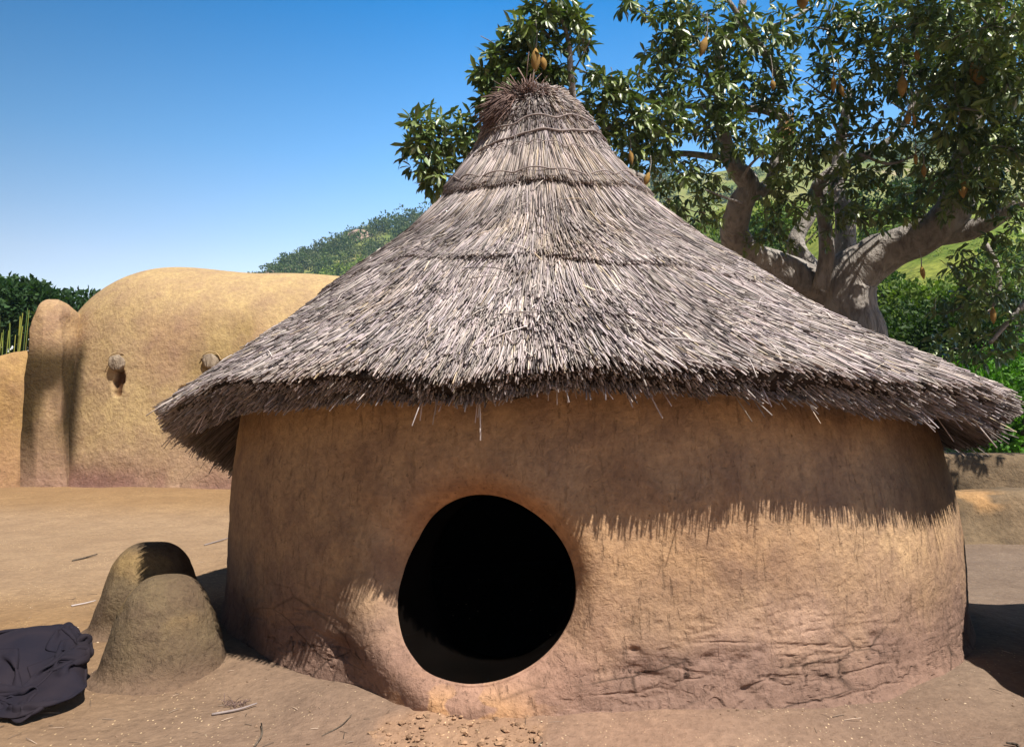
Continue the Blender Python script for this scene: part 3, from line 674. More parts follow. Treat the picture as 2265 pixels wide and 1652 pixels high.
def leaves(base, d, L, roll, col, T=(LV, LF)):
    Fm = frames(d, roll); v = np.einsum('vk,nkc->nvc', T[0], Fm)*L[:, None, None]+base[:, None]
    f = T[1][None]+np.arange(len(base))[:, None, None]*len(T[0])
    return v.reshape(-1, 3), f.reshape(-1, 3), np.repeat(col[:, None], len(T[0]), 1).reshape(-1, 3)
def palmate(C, out, L, col, k=6):
    """whorls of k drooping leaflets at the points C facing out"""
    n = len(C); Fm = frames(out, rng.uniform(0, 6.28, n)); B = []; D = []; LL = []; CC = []
    for j in range(k):
        a = j/k*2*math.pi+rng.normal(0, .15, n); sp = rng.uniform(.65, 1.15, n)
        d = Fm[:, 0]*np.cos(sp)[:, None]+(Fm[:, 1]*np.cos(a)[:, None]+Fm[:, 2]*np.sin(a)[:, None])*np.sin(sp)[:, None]
        d = d+np.array((0, 0, -.50)); B.append(C); D.append(d); LL.append(L*rng.uniform(.75, 1.15, n)); CC.append(col*rng.uniform(.75, 1.25, (n, 1)))
    B, D, LL, CC = map(np.concatenate, (B, D, LL, CC))
    return leaves(B, D, LL, rng.normal(0, .5, len(B)), CC)
def leafcol(n, a=(.08, .14, .035), b=(.20, .25, .065), v=.45):
    t = rng.random((n, 1)); c = np.array(a)*(1-t)+np.array(b)*t; return c*rng.uniform(1-v, 1+v, (n, 1))

# ------------------------------------------------------------------ the baobab
bao = thing('baobab_tree', 'big baobab with grey limbs, glossy leaves and hanging brown fruit behind the roof', 'tree')
tr = MB()
def limb(pts, k=12, rough=.12, sd=0, mb=None, col=None):
    q = [P(x, y, d) for x, y, d, w in pts]; r_ = [w*.45/F*d for x, y, d, w in pts]; tube(tr if mb is None else mb, q, r_, k, 6, rough, sd, col)
limb([(1925, 1135, 8.8, 330), (1912, 1040, 8.8, 250), (1905, 940, 8.8, 200), (1895, 760, 8.8, 150), (1880, 690, 8.8, 125), (1878, 630, 8.8, 135), (1905, 590, 8.7, 120), (1975, 550, 8.5, 95), (2050, 520, 8.2, 92), (2105, 470, 8.0, 88), (2130, 400, 7.8, 76), (2145, 300, 7.6, 62), (2160, 180, 7.4, 52), (2200, 40, 7.2, 40), (2210, -150, 7, 30)], 20, .10, 1)
limb([(2060, 520, 8.2, 60), (2140, 510, 8, 52), (2200, 485, 7.8, 40), (2270, 440, 7.6, 34), (2400, 400, 7.5, 26)], 12, .12, 2)
limb([(1888, 720, 8.9, 110), (1860, 660, 8.9, 100), (1800, 630, 8.9, 92), (1730, 600, 8.8, 88), (1660, 570, 8.6, 80), (1625, 520, 8.4, 72), (1635, 460, 8.2, 64), (1655, 410, 8.1, 56), (1620, 360, 8.0, 42), (1598, 290, 7.9, 34), (1590, 200, 7.8, 26), (1600, 100, 7.7, 24), (1640, 20, 7.6, 20), (1650, -100, 7.6, 14)], 16, .12, 3)
limb([(1660, 430, 8.1, 46), (1700, 410, 8.2, 34), (1718, 350, 8.2, 30), (1730, 300, 8.2, 36), (1740, 258, 8.2, 34)], 12, .15, 4)
limb([(1815, 640, 8.6, 40), (1828, 560, 8.5, 38), (1822, 480, 8.4, 32), (1806, 420, 8.3, 32), (1840, 380, 8.2, 26), (1905, 350, 8.1, 22), (1990, 290, 8, 16), (2030, 200, 8, 12)], 10, .15, 5)
limb([(1885, 640, 9.4, 70), (1870, 560, 9.5, 60), (1868, 470, 9.6, 48), (1850, 430, 9.7, 40), (1858, 330, 9.8, 30), (1880, 200, 9.8, 20)], 12, .12, 6)
limb([(1800, 610, 9.2, 60), (1760, 540, 9.2, 44), (1795, 470, 9.2, 30), (1830, 400, 9.2, 20)], 10, .15, 7)
limb([(1735, 262, 8.1, 22), (1680, 242, 8.0, 20), (1600, 240, 7.9, 18), (1500, 232, 7.7, 15), (1430, 222, 7.5, 14), (1350, 200, 7.3, 9)], 9, .12, 8)
limb([(1460, 235, 7.5, 12), (1400, 205, 7.3, 10), (1340, 180, 7.2, 7), (1270, 150, 7.1, 4)], 7, .1, 9)
limb([(1610, 355, 8, 24), (1560, 345, 7.9, 18), (1490, 340, 7.8, 15), (1430, 352, 7.7, 10), (1400, 330, 7.6, 7)], 8, .12, 10)
limb([(1740, 210, 7.6, 18), (1700, 130, 7.5, 22), (1660, 75, 7.4, 16), (1610, 0, 7.3, 12)], 8, .12, 11)
limb([(1265, 320, 6.4, 17), (1268, 230, 6.3, 17), (1262, 160, 6.2, 17), (1258, 100, 6.2, 13), (1240, 40, 6.1, 8), (1200, 0, 6.1, 5)], 9, .1, 12)
limb([(1430, 400, 7.0, 24), (1340, 360, 6.7, 20), (1265, 320, 6.4, 17)], 9, .1, 14)
limb([(1258, 120, 6.2, 8), (1180, 60, 6.2, 5), (1120, 90, 6.2, 3)], 6, .1, 13)
limb([(1290, 380, 6.5, 10), (1100, 330, 6.4, 8), (1010, 310, 6.4, 6), (950, 300, 6.4, 4), (920, 280, 6.4, 3)], 6, .1, 15)
limb([(1265, 200, 6.3, 9), (1180, 220, 6.3, 7), (1100, 200, 6.3, 5), (1075, 170, 6.3, 3)], 6, .1, 16)
limb([(1268, 160, 6.25, 5), (1300, 100, 6.2, 4), (1310, 80, 6.2, 2)], 6, .1, 17)
limb([(1120, 115, 6.3, 3), (1090, 95, 6.3, 3), (1063, 80, 6.3, 2)], 5, .1, 18)
limb([(1900, 340, 7.6, 7), (1960, 362, 7.6, 8), (2010, 350, 7.6, 7), (2045, 325, 7.6, 4)], 6, .1, 19)
limb([(2380, 560, 7.5, 24), (2330, 600, 7.4, 20), (2240, 700, 7.3, 14), (2190, 760, 7.3, 9)], 8, .15, 20)
limb([(2180, 540, 7.8, 14), (2205, 590, 7.7, 12), (2210, 650, 7.6, 10), (2180, 700, 7.5, 8)], 6, .15, 21)
for (a_, b_, c_, d_) in ((1540, 60, 1600, 110), (1500, 140, 1590, 180), (1690, 60, 1790, 20), (1460, 110, 1570, 90), (1540, 300, 1600, 260), (1900, 130, 2120, 190), (1960, 220, 2140, 280), (2000, 60, 2170, 120), (1830, 250, 1880, 300),
                         (1780, 180, 1880, 240), (2220, 200, 2160, 250), (1560, 420, 1640, 450), (1700, 330, 1640, 400), (1800, 60, 1900, 30), (2240, 350, 2150, 320), (1350, 270, 1460, 300), (1420, 160, 1480, 232)):
    mx, my = (a_+c_)/2+random.uniform(-12, 12), (b_+d_)/2+random.uniform(-5, 25); limb([(a_, b_, 7.3, 3), (mx, my, 7.5, 7), (c_, d_, 7.7, 11)], 6, .15, a_)
tr.build('trunk', M_bark, bao)
mb = MB()     # splintered stump where the limb broke
for k in range(16):
    x = 1742+random.uniform(-14, 20); y = 262+random.uniform(-6, 60); q0 = P(x, y+random.uniform(25, 60), 8.12); q1 = P(x+random.uniform(-5, 8), y-random.uniform(5, 22), 8.08); tube(mb, [q0, (q0+q1)/2, q1], [.02, .017, .004], 5, 2)
mb.build('broken_stump', M_wood, bao)
# foliage masses: (x, y, rx, ry, depth, number)
FOL = [(965, 295, 70, 42, 6.4, 42), (950, 350, 55, 50, 6.4, 40), (975, 395, 45, 30, 6.4, 22), (1035, 310, 38, 50, 6.4, 26), (925, 270, 28, 20, 6.4, 8),
       (1085, 160, 38, 35, 6.3, 26), (1110, 205, 52, 40, 6.3, 42), (1090, 245, 40, 25, 6.3, 16), (1140, 120, 45, 40, 6.3, 34), (1180, 70, 55, 40, 6.2, 38), (1215, 25, 60, 32, 6.2, 34), (1262, 60, 38, 40, 6.2, 22), (1200, 150, 60, 45, 6.3, 50), (1165, 190, 75, 36, 6.4, 46), (1290, 95, 22, 30, 6.2, 8), (1225, 205, 40, 25, 6.4, 18),
       (1330, 180, 45, 26, 6.8, 20), (1345, 225, 50, 35, 6.9, 30), (1390, 190, 30, 18, 6.8, 8), (1400, 270, 62, 42, 7.0, 42), (1345, 285, 40, 35, 7.0, 22), (1480, 270, 70, 45, 7.2, 46), (1440, 330, 60, 35, 7.2, 34), (1380, 345, 40, 30, 7.0, 16),
       (1395, 14, 22, 22, 7.0, 8), (1425, 30, 16, 16, 7, 4), (1480, 30, 50, 30, 7.1, 24), (1490, 80, 48, 32, 7.1, 26), (1455, 115, 28, 28, 7.1, 12), (1415, 165, 20, 22, 7, 7), (1500, 150, 50, 45, 7.2, 34), (1470, 195, 30, 24, 7.2, 10),
       (1560, 40, 70, 50, 7.3, 50), (1580, 130, 70, 60, 7.4, 60), (1560, 215, 70, 36, 7.3, 40), (1650, 50, 60, 45, 7.4, 44), (1660, 120, 55, 55, 7.4, 44), (1640, 195, 60, 40, 7.4, 40), (1720, 60, 40, 45, 7.4, 28), (1720, 160, 40, 60, 7.4, 36), (1700, 230, 45, 30, 7.5, 22),
       (1580, 300, 90, 40, 7.4, 56), (1660, 320, 60, 40, 7.4, 36), (1500, 380, 70, 40, 7.4, 34), (1480, 440, 45, 35, 7.6, 18), (1560, 400, 50, 40, 7.5, 26), (1560, 470, 45, 40, 7.6, 26), (1600, 250, 70, 40, 7.4, 36),
       (1760, 330, 70, 50, 7.5, 50), (1730, 400, 60, 40, 7.6, 34), (1820, 330, 60, 60, 7.6, 46), (1780, 260, 50, 45, 7.5, 32), (1770, 460, 60, 45, 7.8, 30), (1720, 520, 60, 40, 8.2, 26), (1880, 400, 70, 45, 7.9, 40), (1900, 470, 60, 50, 8.0, 34), (1690, 470, 30, 30, 8.0, 8),
       (1830, 40, 60, 50, 7.4, 46), (1830, 150, 50, 60, 7.4, 46), (1860, 230, 60, 50, 7.5, 46), (1920, 60, 70, 60, 7.3, 66), (1930, 160, 70, 50, 7.4, 54), (2020, 50, 80, 60, 7.2, 70), (2030, 160, 80, 60, 7.3, 66), (1960, 290, 70, 45, 7.6, 44), (1970, 360, 60, 35, 7.8, 22),
       (2130, 60, 80, 70, 7.0, 90), (2140, 180, 80, 70, 7.0, 90), (2220, 80, 70, 80, 6.9, 90), (2230, 220, 60, 80, 6.9, 80), (2090, 290, 80, 55, 7.3, 66), (2180, 330, 80, 60, 7.2, 76), (2080, 390, 60, 50, 7.5, 40), (2200, 420, 70, 50, 7.3, 54), (2000, 430, 60, 40, 7.9, 24),
       (1980, 480, 50, 30, 8.0, 18), (2110, 450, 50, 36, 7.5, 26), (2240, 500, 40, 50, 7.3, 26), (2150, 590, 50, 40, 7.6, 26), (2190, 650, 60, 60, 7.4, 46), (2130, 680, 50, 60, 7.6, 36), (2180, 750, 70, 50, 7.5, 46), (2110, 770, 50, 40, 8.0, 26), (2230, 720, 40, 60, 7.5, 26), (1840, 500, 30, 50, 8.2, 12), (1650, 540, 30, 26, 8.2, 8), (2250, 600, 30, 60, 7.4, 16)]
# the rest of the crown above the frame, which shades it
for k in range(9): FOL.append((random.uniform(2000, 2700), random.uniform(-420, -60), 90, 80, random.uniform(5.4, 7.6), 55))
FOL += [(2060, 40, 70, 50, 6.6, 46), (2190, 60, 80, 70, 6.4, 70), (2230, 180, 60, 70, 6.5, 60), (2120, 240, 70, 60, 6.8, 56), (2170, 130, 70, 60, 6.6, 50), (2240, 330, 50, 60, 6.8, 50), (2150, 400, 60, 40, 7.1, 36)]
for k in range(14): FOL.append((random.uniform(1350, 1950), random.uniform(-380, -60), 90, 70, random.uniform(8.2, 9.4), 40))
for k in range(14): FOL.append((random.uniform(2290, 2600), random.uniform(-50, 500), 70, 80, random.uniform(6.2, 8), 60))
for k in range(14): FOL.append((random.uniform(1980, 2240), random.uniform(0, 400), 80, 70, random.uniform(8, 9), 50))
lv = MB(); tw = MB()
for (x, y, rx, ry, d, n) in FOL:
    n = int(n*(1.35 if x < 1500 else .92)); vis = y > -60
    u = rng.normal(0, .50, (n, 3)); u /= np.maximum(1, np.linalg.norm(u, axis=1)/1.05)[:, None]
    c0 = P(x, y, d); C = c0+u*np.array((rx, (rx+ry)*.7, ry))/F*d
    out = u*np.array((1, 1, .6))+np.array((0, -.3, .25))+rng.normal(0, .45, (n, 3))
    palL, palC, palF = [], [], []
    vv, ff, cc = palmate(C, out, rng.uniform(.085, .135, n)*(1 if vis else 1.25), leafcol(n), 6 if vis else 5)
    lv.add(vv, ff, cc)
    if vis:
        for q in C[:max(3, n//7)]:
            mid = (q+c0)/2+rng.normal(0, .02, 3); tube(tw, [c0, mid, q], [.007, .005, .002], 4, 2)
lv.build('crown', M_leaf, bao, sm=False); tag(tw.build('twigs', M_bark, bao), kind='stuff')
def fruit(x, y, d, h, w, lean=0, stalk=60):
    t = np.linspace(0, 1, 9); prof_ = np.array([.10, .52, .80, .97, 1, .93, .74, .44, .06]); H_ = h*.92/F*d; W_ = w*.43/F*d
    top_ = P(x, y-h/2, d); k = [top_+np.array((lean*q_*H_, 0, -q_*H_)) for q_ in t]
    mb = MB(); tube(mb, k, prof_*W_*.92, 12, 3, .05, int(x)); o = mb.build('fruit', M_fruit, bao)
    mb = MB(); s0 = top_+np.array((-lean*.05, .02, stalk/F*d)); tube(mb, [top_-np.array((0, 0, .01)), (s0+top_)/2+(.01, 0, 0), s0], [.006, .004, .004], 6, 3); mb.build('stalk', M_bark, o)
for a_ in [(1185, 138, 6.0, 62, 28, -.02, 70), (1200, 143, 6.05, 34, 20, .15, 40), (1562, 108, 6.9, 52, 22, -.3), (1775, 6, 6.9, 44, 34, 0), (1708, 190, 7.1, 26, 16, .1), (1843, 190, 7.0, 42, 16, 0), (1858, 203, 7.0, 34, 14, .25),
           (1996, 195, 6.8, 58, 27, -.05, 60), (2026, 126, 6.9, 30, 15, .15, 50), (2152, 168, 6.6, 66, 38, .3, 60), (2008, 265, 6.9, 32, 18, 0), (2020, 268, 6.9, 34, 10, .1), (2025, 355, 7.2, 28, 12, 0), (2043, 380, 7.2, 34, 14, 0, 30), (2129, 420, 7.1, 50, 24, 0, 50),
           (1394, 350, 6.8, 40, 14, .1, 30), (1436, 398, 6.9, 34, 16, -.35, 40), (2038, 605, 7.4, 34, 13, .15, 40), (2196, 700, 7.2, 42, 16, 0, 50), (1352, 175, 6.9, 18, 9, 0, 20)]: fruit(*a_)

# ------------------------------------------------------------------ hills, slope and bushes
def sheet(name, xs, ys, zf, mat, kind='structure'):
    X, Y = np.meshgrid(xs, ys, indexing='ij'); o = mesh(name, S3(X, Y, zf(X, Y)).reshape(-1, 3), grid_faces(len(xs), len(ys)), 4, mat, None, True); o['kind'] = kind; return o
DH = 260.
ridge = np.array([(-120, -2), (-95, 0), (-88, 26), (-75, 46), (-60, 56), (-30, 72), (-10, 79), (20, 88), (60, 94), (110, 88), (160, 92), (260, 100), (330, 80)], float)
# ridge heights from photo: x px 553 -> 600 ... 970 -> 440
def ridge_h(X):
    xp = CX+X/DH*F
    yp = np.interp(xp, [380, 540, 556, 600, 700, 800, 880, 970, 1200, 1500, 1900, 2300, 2900], [1000, 640, 612, 578, 532, 494, 470, 448, 380, 350, 300, 230, 200])
    return CAMH+(HZ-yp)/F*DH*1.0-3
def hz_(X, Y):
    t = np.clip((Y-110)/(DH-110), 0, 1); back = 1-.25*smooth(Y, DH, DH+120)
    return (ridge_h(X)*t**1.15*back)+3*fbm(S3(X*.03, Y*.03, 0*X), 4, 99)*smooth(Y, 110, 150)-.4
sheet('hill', np.linspace(-170, 420, 120), np.linspace(108, 400, 70), hz_, M_hill)
# near grassy slope behind the baobab
def sz_(X, Y):
    return (smooth(X+.12*Y, 6, 30)*1.0)*np.clip((Y-14)/56, 0, 1)**.8*22*(1-.0*X)+.5*fbm(S3(X*.12, Y*.12, 0*X), 4, 98)*smooth(Y, 14, 22)-.25
sheet('grassy_hillside', np.linspace(2, 90, 110), np.linspace(13.5, 74, 90), sz_, M_slope)
# clump-of-leaves shapes
def leafT(w=.32): return (np.array([(0, 0, 0), (.5, w, .06), (1, 0, -.1), (.5, -w, .06)]), np.array([(0, 1, 2), (0, 2, 3)]))
QT = leafT()
def blob_leaves(mb, c, rad, n, L, cola, colb, lumps=5, seed=0):
    cs = [np.array(c)+np.array((random.uniform(-.6, .6)*rad[0], random.uniform(-.6, .6)*rad[1], random.uniform(-.35, .6)*rad[2])) for _ in range(lumps)]
    for q in cs:
        m = n//lumps; u = rng.normal(0, 1, (m, 3)); u /= np.linalg.norm(u, axis=1)[:, None]; rr_ = rng.uniform(.35, 1.05, m)**.6
        s_ = random.uniform(.42, .65); p = q+u*rr_[:, None]*np.array(rad)*s_
        d = u+rng.normal(0, .7, (m, 3)); col = leafcol(m, cola, colb, .3)*random.uniform(.8, 1.2)
        v_, f_, c_ = leaves(p, d, L*rng.uniform(.6, 1.3, m), rng.uniform(0, 6.28, m), col, QT); mb.add(v_, f_, c_)
# wood on the far hill: one mass
wd = MB(); nW = 0
ROCK = [(795, 505, 256, 5.5), (755, 530, 250, 3.5), (600, 590, 252, 4), (640, 600, 246, 3), (578, 590, 256, 3.5)]
RK = [(P(x, y, d), w) for x, y, d, w in ROCK]
while nW < 1900:
    x = random.uniform(-95, 330); y = random.uniform(150, 262)
    if nW < 700: x = random.uniform(-92, 20); y = random.uniform(165, 266)
    if nW < 320: y = random.uniform(240, 264)
    if ridge_h(np.array([x]))[0] < 6: continue
    if any(abs(x-q_[0]) < w_*.6 and y < q_[1]+1 and y > q_[1]-5 for q_, w_ in RK): nW += .2; continue
    dens = vn(np.array((x*.045, y*.045, 0.)), 33)
    if dens > .45 and random.random() < .8: nW += 1; continue
    z = hz_(np.array([x]), np.array([y]))[0]; s_ = random.uniform(1.5, 3.6)
    g_ = random.random(); low = y < 215
    blob_leaves(wd, (x, y, z+s_*.6), (s_*random.uniform(.8, 1.3), s_, s_*random.uniform(.6, 1.1)), 130, s_*.27, ((.06, .10, .035) if g_ < .6 else (.11, .13, .07)) if not low else (.15, .22, .04), ((.14, .18, .06) if g_ < .7 else (.2, .22, .11)) if not low else (.26, .33, .06), 3); nW += 1
tag(wd.build('far_wood', M_leaf2, None, sm=False), 'wooded hillside rising behind the hut', 'wood', None, 'stuff')
for (q_, w_), txt in zip(RK, ('largest pale pink rock outcrop high on the wooded hill', 'pale rock face just below the largest hill outcrop', 'pale rock near the left foot of the hill', 'small pale rock among trees low on the hill', 'pale rock at the left end of the hill crest')):
    aa, bb_ = np.meshgrid(np.linspace(0, 2*np.pi, 33)[:-1], np.linspace(-1.5, 1.5, 18), indexing='ij'); n3 = S3(np.cos(aa)*np.cos(bb_), np.sin(aa)*np.cos(bb_), np.sin(bb_))
    f3 = 1+.5*fbm(n3*1.6+q_[0], 4, 4)[..., None]; zg = hz_(np.array([q_[0]]), np.array([q_[1]]))[0]
    tag(mesh('rock_outcrop', (n3*f3*np.array((w_*.85, w_*.6, w_*.5))+np.array((q_[0], q_[1], zg+.1*w_))).reshape(-1, 3), grid_faces(32, 18, True), 4, M_rock, None, False), txt, 'rock', 'rocks on the far hill')
def bush(name, label, c, rad, n, L, ca, cb, cat='bush', group=None, lumps=8, stem=True):
    t = thing(name, label, cat, group); mb = MB(); blob_leaves(mb, c, rad, n, L, ca, cb, lumps); mb.build('crown' if cat == 'tree' else 'foliage', M_leaf2, t, sm=False)
    if stem:
        mb = MB(); b = np.array((c[0], c[1], c[2]-rad[2]-.3 if name == 'bush' else -.1))
        for k in range(4 if cat == 'bush' else 1):
            e_ = np.array(c)+rng.normal(0, .35, 3)*np.array(rad); tube(mb, [b+rng.normal(0, .04, 3)*(1, 1, 0), (b+e_)/2+rng.normal(0, .08, 3), e_], [.05*rad[0]+.02, .035*rad[0]+.01, .01], 6, 3, .1)
        mb.build('trunk' if cat == 'tree' else 'stem', M_bark2, t)
    return t
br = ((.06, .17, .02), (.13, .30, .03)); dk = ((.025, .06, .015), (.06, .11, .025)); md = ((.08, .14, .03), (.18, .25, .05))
GB = 'bushes behind the low walls on the right'
bush('bush', 'bright green leafy bush just beside the right eave tip', P(2235, 930, 10.2), (1.0, .8, .85), 9000, .085, *br, group=GB, lumps=14)
bush('bush', 'bright green leafy bush cut by the right photo edge', P(2330, 900, 11), (1.2, .9, 1.2), 6000, .09, *br, group=GB, lumps=14)
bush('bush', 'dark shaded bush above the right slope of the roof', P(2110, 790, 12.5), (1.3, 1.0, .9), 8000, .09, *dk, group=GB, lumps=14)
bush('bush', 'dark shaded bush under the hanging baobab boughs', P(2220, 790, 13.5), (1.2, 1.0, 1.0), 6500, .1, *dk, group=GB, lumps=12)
bush('bush', 'yellow-green shrub right of the baobab trunk', P(2010, 740, 14), (1.0, .9, .9), 6000, .1, *md, group=GB, lumps=12)
bush('bush', 'round green shrub on the slope under the arching limb', P(1965, 655, 22), (.9, .9, .7), 3000, .12, (.03, .08, .015), (.06, .13, .02), group=GB, lumps=6)
bush('bush', 'green shrub high on the slope right of the arching limb', P(2250, 700, 18), (1.6, 1.2, 1.5), 7000, .12, *md, group=GB, lumps=10)
k = 0
SPOT = [(1660, 520, 30, 'behind the left end of the sunlit limb'), (1740, 470, 34, 'between the forked limb and pale stem'), (1980, 400, 40, 'beneath the thin bare twig'), (2060, 640, 26, 'beneath the arching limb'), (2240, 560, 30, 'at the photo edge below the right limb'), (1950, 500, 36, 'just above the arching limb'),
        (1560, 520, 36, 'just above the right roof slope'), (2120, 560, 44, 'under the fork of the right limbs'), (1700, 560, 24, 'just above the sunlit limb'), (2050, 480, 50, 'high behind the big limb')]
for (x, y, d, txt) in SPOT:
    s_ = d*.045; c0 = P(x, y+25, d); bush('bush', 'hillside shrub '+txt, (c0[0], c0[1], c0[2]-s_*.3), (s_*1.2, s_, s_*.8), 1800, s_*.14, *(md if len(txt) % 2 else ((.03, .07, .015), (.07, .12, .02))), group='shrubs on the grassy hillside', lumps=7)
sc_ = MB()
for k in range(520):
    x, y = random.uniform(4, 60), random.uniform(16, 70)
    if vn(np.array((x*.12, y*.12, 0.)), 5) < -.15: continue
    z = sz_(np.array([x]), np.array([y]))[0]; s_ = random.uniform(.25, .9); g_ = random.random()
    blob_leaves(sc_, (x, y, z+s_*.3), (s_*1.3, s_*1.2, s_*.6), 70, s_*.24, (.07, .13, .025) if g_ < .6 else (.16, .19, .05), (.16, .23, .04) if g_ < .6 else (.30, .30, .09), 2)
tag(sc_.build('hillside_scrub', M_leaf2, None, sm=False), 'low scrub and tall grass covering the slope behind the baobab', 'scrub', None, 'stuff')
# tree behind the clay house, tall grass beside it
bush('leafy_tree', 'dark green tree rising behind the left end of the clay house', P(100, 690, 20), (1.75, 1.2, 1.0), 6500, .16, (.02, .055, .018), (.045, .09, .03), 'tree', None, 16)
bush('leafy_tree', 'dark tree cut by the left photo edge', P(-30, 740, 21), (1.5, 1.2, 1.7), 6500, .16, (.02, .055, .018), (.045, .09, .03), 'tree', None, 10)
t = thing('tall_grass', 'yellow-green grass stalks at the left photo edge above the side wall', 'grass clump'); mb = SB()
n = 46; b = P(14, 800, 12)+rng.normal(0, .13, (n, 3))*(1, 1, .1); b[:, 2] = 0; e_ = b+np.stack([rng.normal(0, .12, n), rng.normal(0, .1, n), rng.uniform(1.7, 2.75, n)], 1)
y_ = rng.random((n, 1)); mb.add(stalks(b, (b+e_)/2, e_, rng.uniform(.006, .013, n), np.array((.07, .13, .02))*(1-y_)+np.array((.3, .27, .04))*y_)); mb.build('blades', M_leaf2, t)

# ------------------------------------------------------------------ small things on the ground
def gz(x, y): return float(ground_z(np.array([x]), np.array([y]))[0])
def stick(label, x0, y0, x1, y1, r, mat, lift=.006, name='twig', bend=.01):
    a_, b_ = G(x0, y0), G(x1, y1); a_[2] = gz(*a_[:2])+r; b_[2] = gz(*b_[:2])+r+lift; m = (a_+b_)/2; m[0] += bend; m[2] = gz(*m[:2])+r+lift*.5
    mb = MB(); tube(mb, [a_, m, b_], [r, r*.9, r*.6], 6, 4, .15, int(x0), np.array((1, 1, 1.))); tag(mb.build(name, mat), label, 'twig')
stick('pale twig lying below the front clay mound, next to a dry leaf tuft', 468, 1587, 568, 1567, .0038, M_rope)
stick('dark twig upright-looking at the bottom edge left of the crumbled patch', 563, 1652, 578, 1608, .003, M_bark2)
stick('straw stalk on the sunny earth left of the rear mound', 158, 1341, 212, 1330, .004, M_straw, name='straw_stalk')
stick('long dark straw stalk near the roof shadow behind the mounds', 452, 1209, 508, 1193, .006, M_rope, name='straw_stalk')
stick('dark straw on the far earth behind the mounds', 160, 1240, 215, 1228, .006, M_bark2, name='straw_stalk')
stick('thin dark straw between the crumbled patch and the doorway', 712, 1634, 778, 1605, .0016, M_bark2, name='straw_stalk')
stick('small dark twig below the shadow of the hut', 645, 1475, 672, 1450, .0022, M_bark2)
stick('short black stick at the bottom right corner', 2262-10, 1742-100, 2225, 1636, .004, M_bark2)
n = 40; c0 = G(518, 1566); sb = SB(); p0 = np.tile(c0, (n, 1))+rng.normal(0, .012, (n, 3))*(1.3, 1, 0); p0[:, 2] = gz(*c0[:2])+.003; d = rng.normal(0, 1, (n, 3)); d[:, 2] = np.abs(d[:, 2])*.4; d /= np.linalg.norm(d, axis=1)[:, None]; e_ = p0+d*rng.uniform(.01, .035, n)[:, None]
sb.add(stalks(p0, (p0+e_)/2+(0, 0, .004), e_, np.full(n, .0011), np.ones((n, 3)))); tag(sb.build('dry_leaf_tuft', M_knot, None), 'tiny reddish tuft of dry leaf beside the pale twig', 'dry leaf')
# crumbled clay
def clods(n, c, sx, sy, r0, r1, name, label, mat, col):
    ph_ = (1+5**.5)/2; iv = np.array([(-1, ph_, 0), (1, ph_, 0), (-1, -ph_, 0), (1, -ph_, 0), (0, -1, ph_), (0, 1, ph_), (0, -1, -ph_), (0, 1, -ph_), (ph_, 0, -1), (ph_, 0, 1), (-ph_, 0, -1), (-ph_, 0, 1)])/1.9
    fi = np.array([(0,11,5),(0,5,1),(0,1,7),(0,7,10),(0,10,11),(1,5,9),(5,11,4),(11,10,2),(10,7,6),(7,1,8),(3,9,4),(3,4,2),(3,2,6),(3,6,8),(3,8,9),(4,9,5),(2,4,11),(6,2,10),(8,6,7),(9,8,1)])
    mb = MB()
    for k in range(n):
        a_ = random.uniform(0, 6.28); q_ = random.random()**.5; x, y = c[0]+sx*q_*math.cos(a_), c[1]+sy*q_*math.sin(a_); r_ = r0+(r1-r0)*random.random()**3
        v_ = iv*(1+rng.normal(0, .22, (12, 1)))*r_*np.array((1.2, 1, .65)); mb.add(v_+np.array((x, y, gz(x, y)+r_*.2)), fi, np.array(col)*random.uniform(.7, 1.25))
    tag(mb.build(name, mat, None, sm=False), label, name.replace('_', ' '), None, 'stuff')
cp = G(1010, 1640)
clods(420, cp, .23, .15, .0015, .010, 'crumbled_clay', 'crumbled pale clay patch in front of the doorway', M_ground, (1.8, 1.55, 1.3))
clods(900, (-.9, 3.3), 2.2, 2.4, .0012, .004, 'chaff', 'pale chaff flecks strewn over the packed earth', M_straw, (1.0, .88, .6))
clods(500, (1.6, 2.2), 1.2, .55, .0010, .003, 'chaff', 'pale chaff flecks on the earth right of the doorway', M_straw, (1.0, .88, .6))

# ------------------------------------------------------------------ the garment in the corner
OUT = np.array([(-1.80, 2.60), (-1.66, 2.44), (-1.52, 2.33), (-1.40, 2.27), (-1.30, 2.26), (-1.235, 2.33), (-1.245, 2.43), (-1.30, 2.52), (-1.35, 2.62), (-1.385, 2.74), (-1.45, 2.80), (-1.56, 2.79), (-1.68, 2.76), (-1.76, 2.70)])
oc = catmull(np.vstack([OUT, OUT[:1]]), 18)[:-1]; cc0 = np.array((-1.49, 2.54)); oa = np.arctan2(*(oc-cc0).T[::-1]); orr = np.hypot(*(oc-cc0).T); io = np.argsort(oa); oa, orr = oa[io], orr[io]
def orad(x, y): return np.interp(np.arctan2(y-cc0[1], x-cc0[0]), oa, orr, period=2*np.pi)
N = 96; SP = .0089                                     # cloth grid and its rest spacing: larger than the heap it lies in
gi, gj = np.meshgrid(np.linspace(-1, 1, N), np.linspace(-1, 1, N), indexing='ij')
du, dv = gi*np.sqrt(1-gj**2/2), gj*np.sqrt(1-gi**2/2); ta_ = np.arctan2(dv, du)+.5; tr_ = np.hypot(du, dv)
bx_, by_ = np.cos(ta_), np.sin(ta_); R_ = orad(cc0[0]+bx_, cc0[1]+by_)*tr_*.97
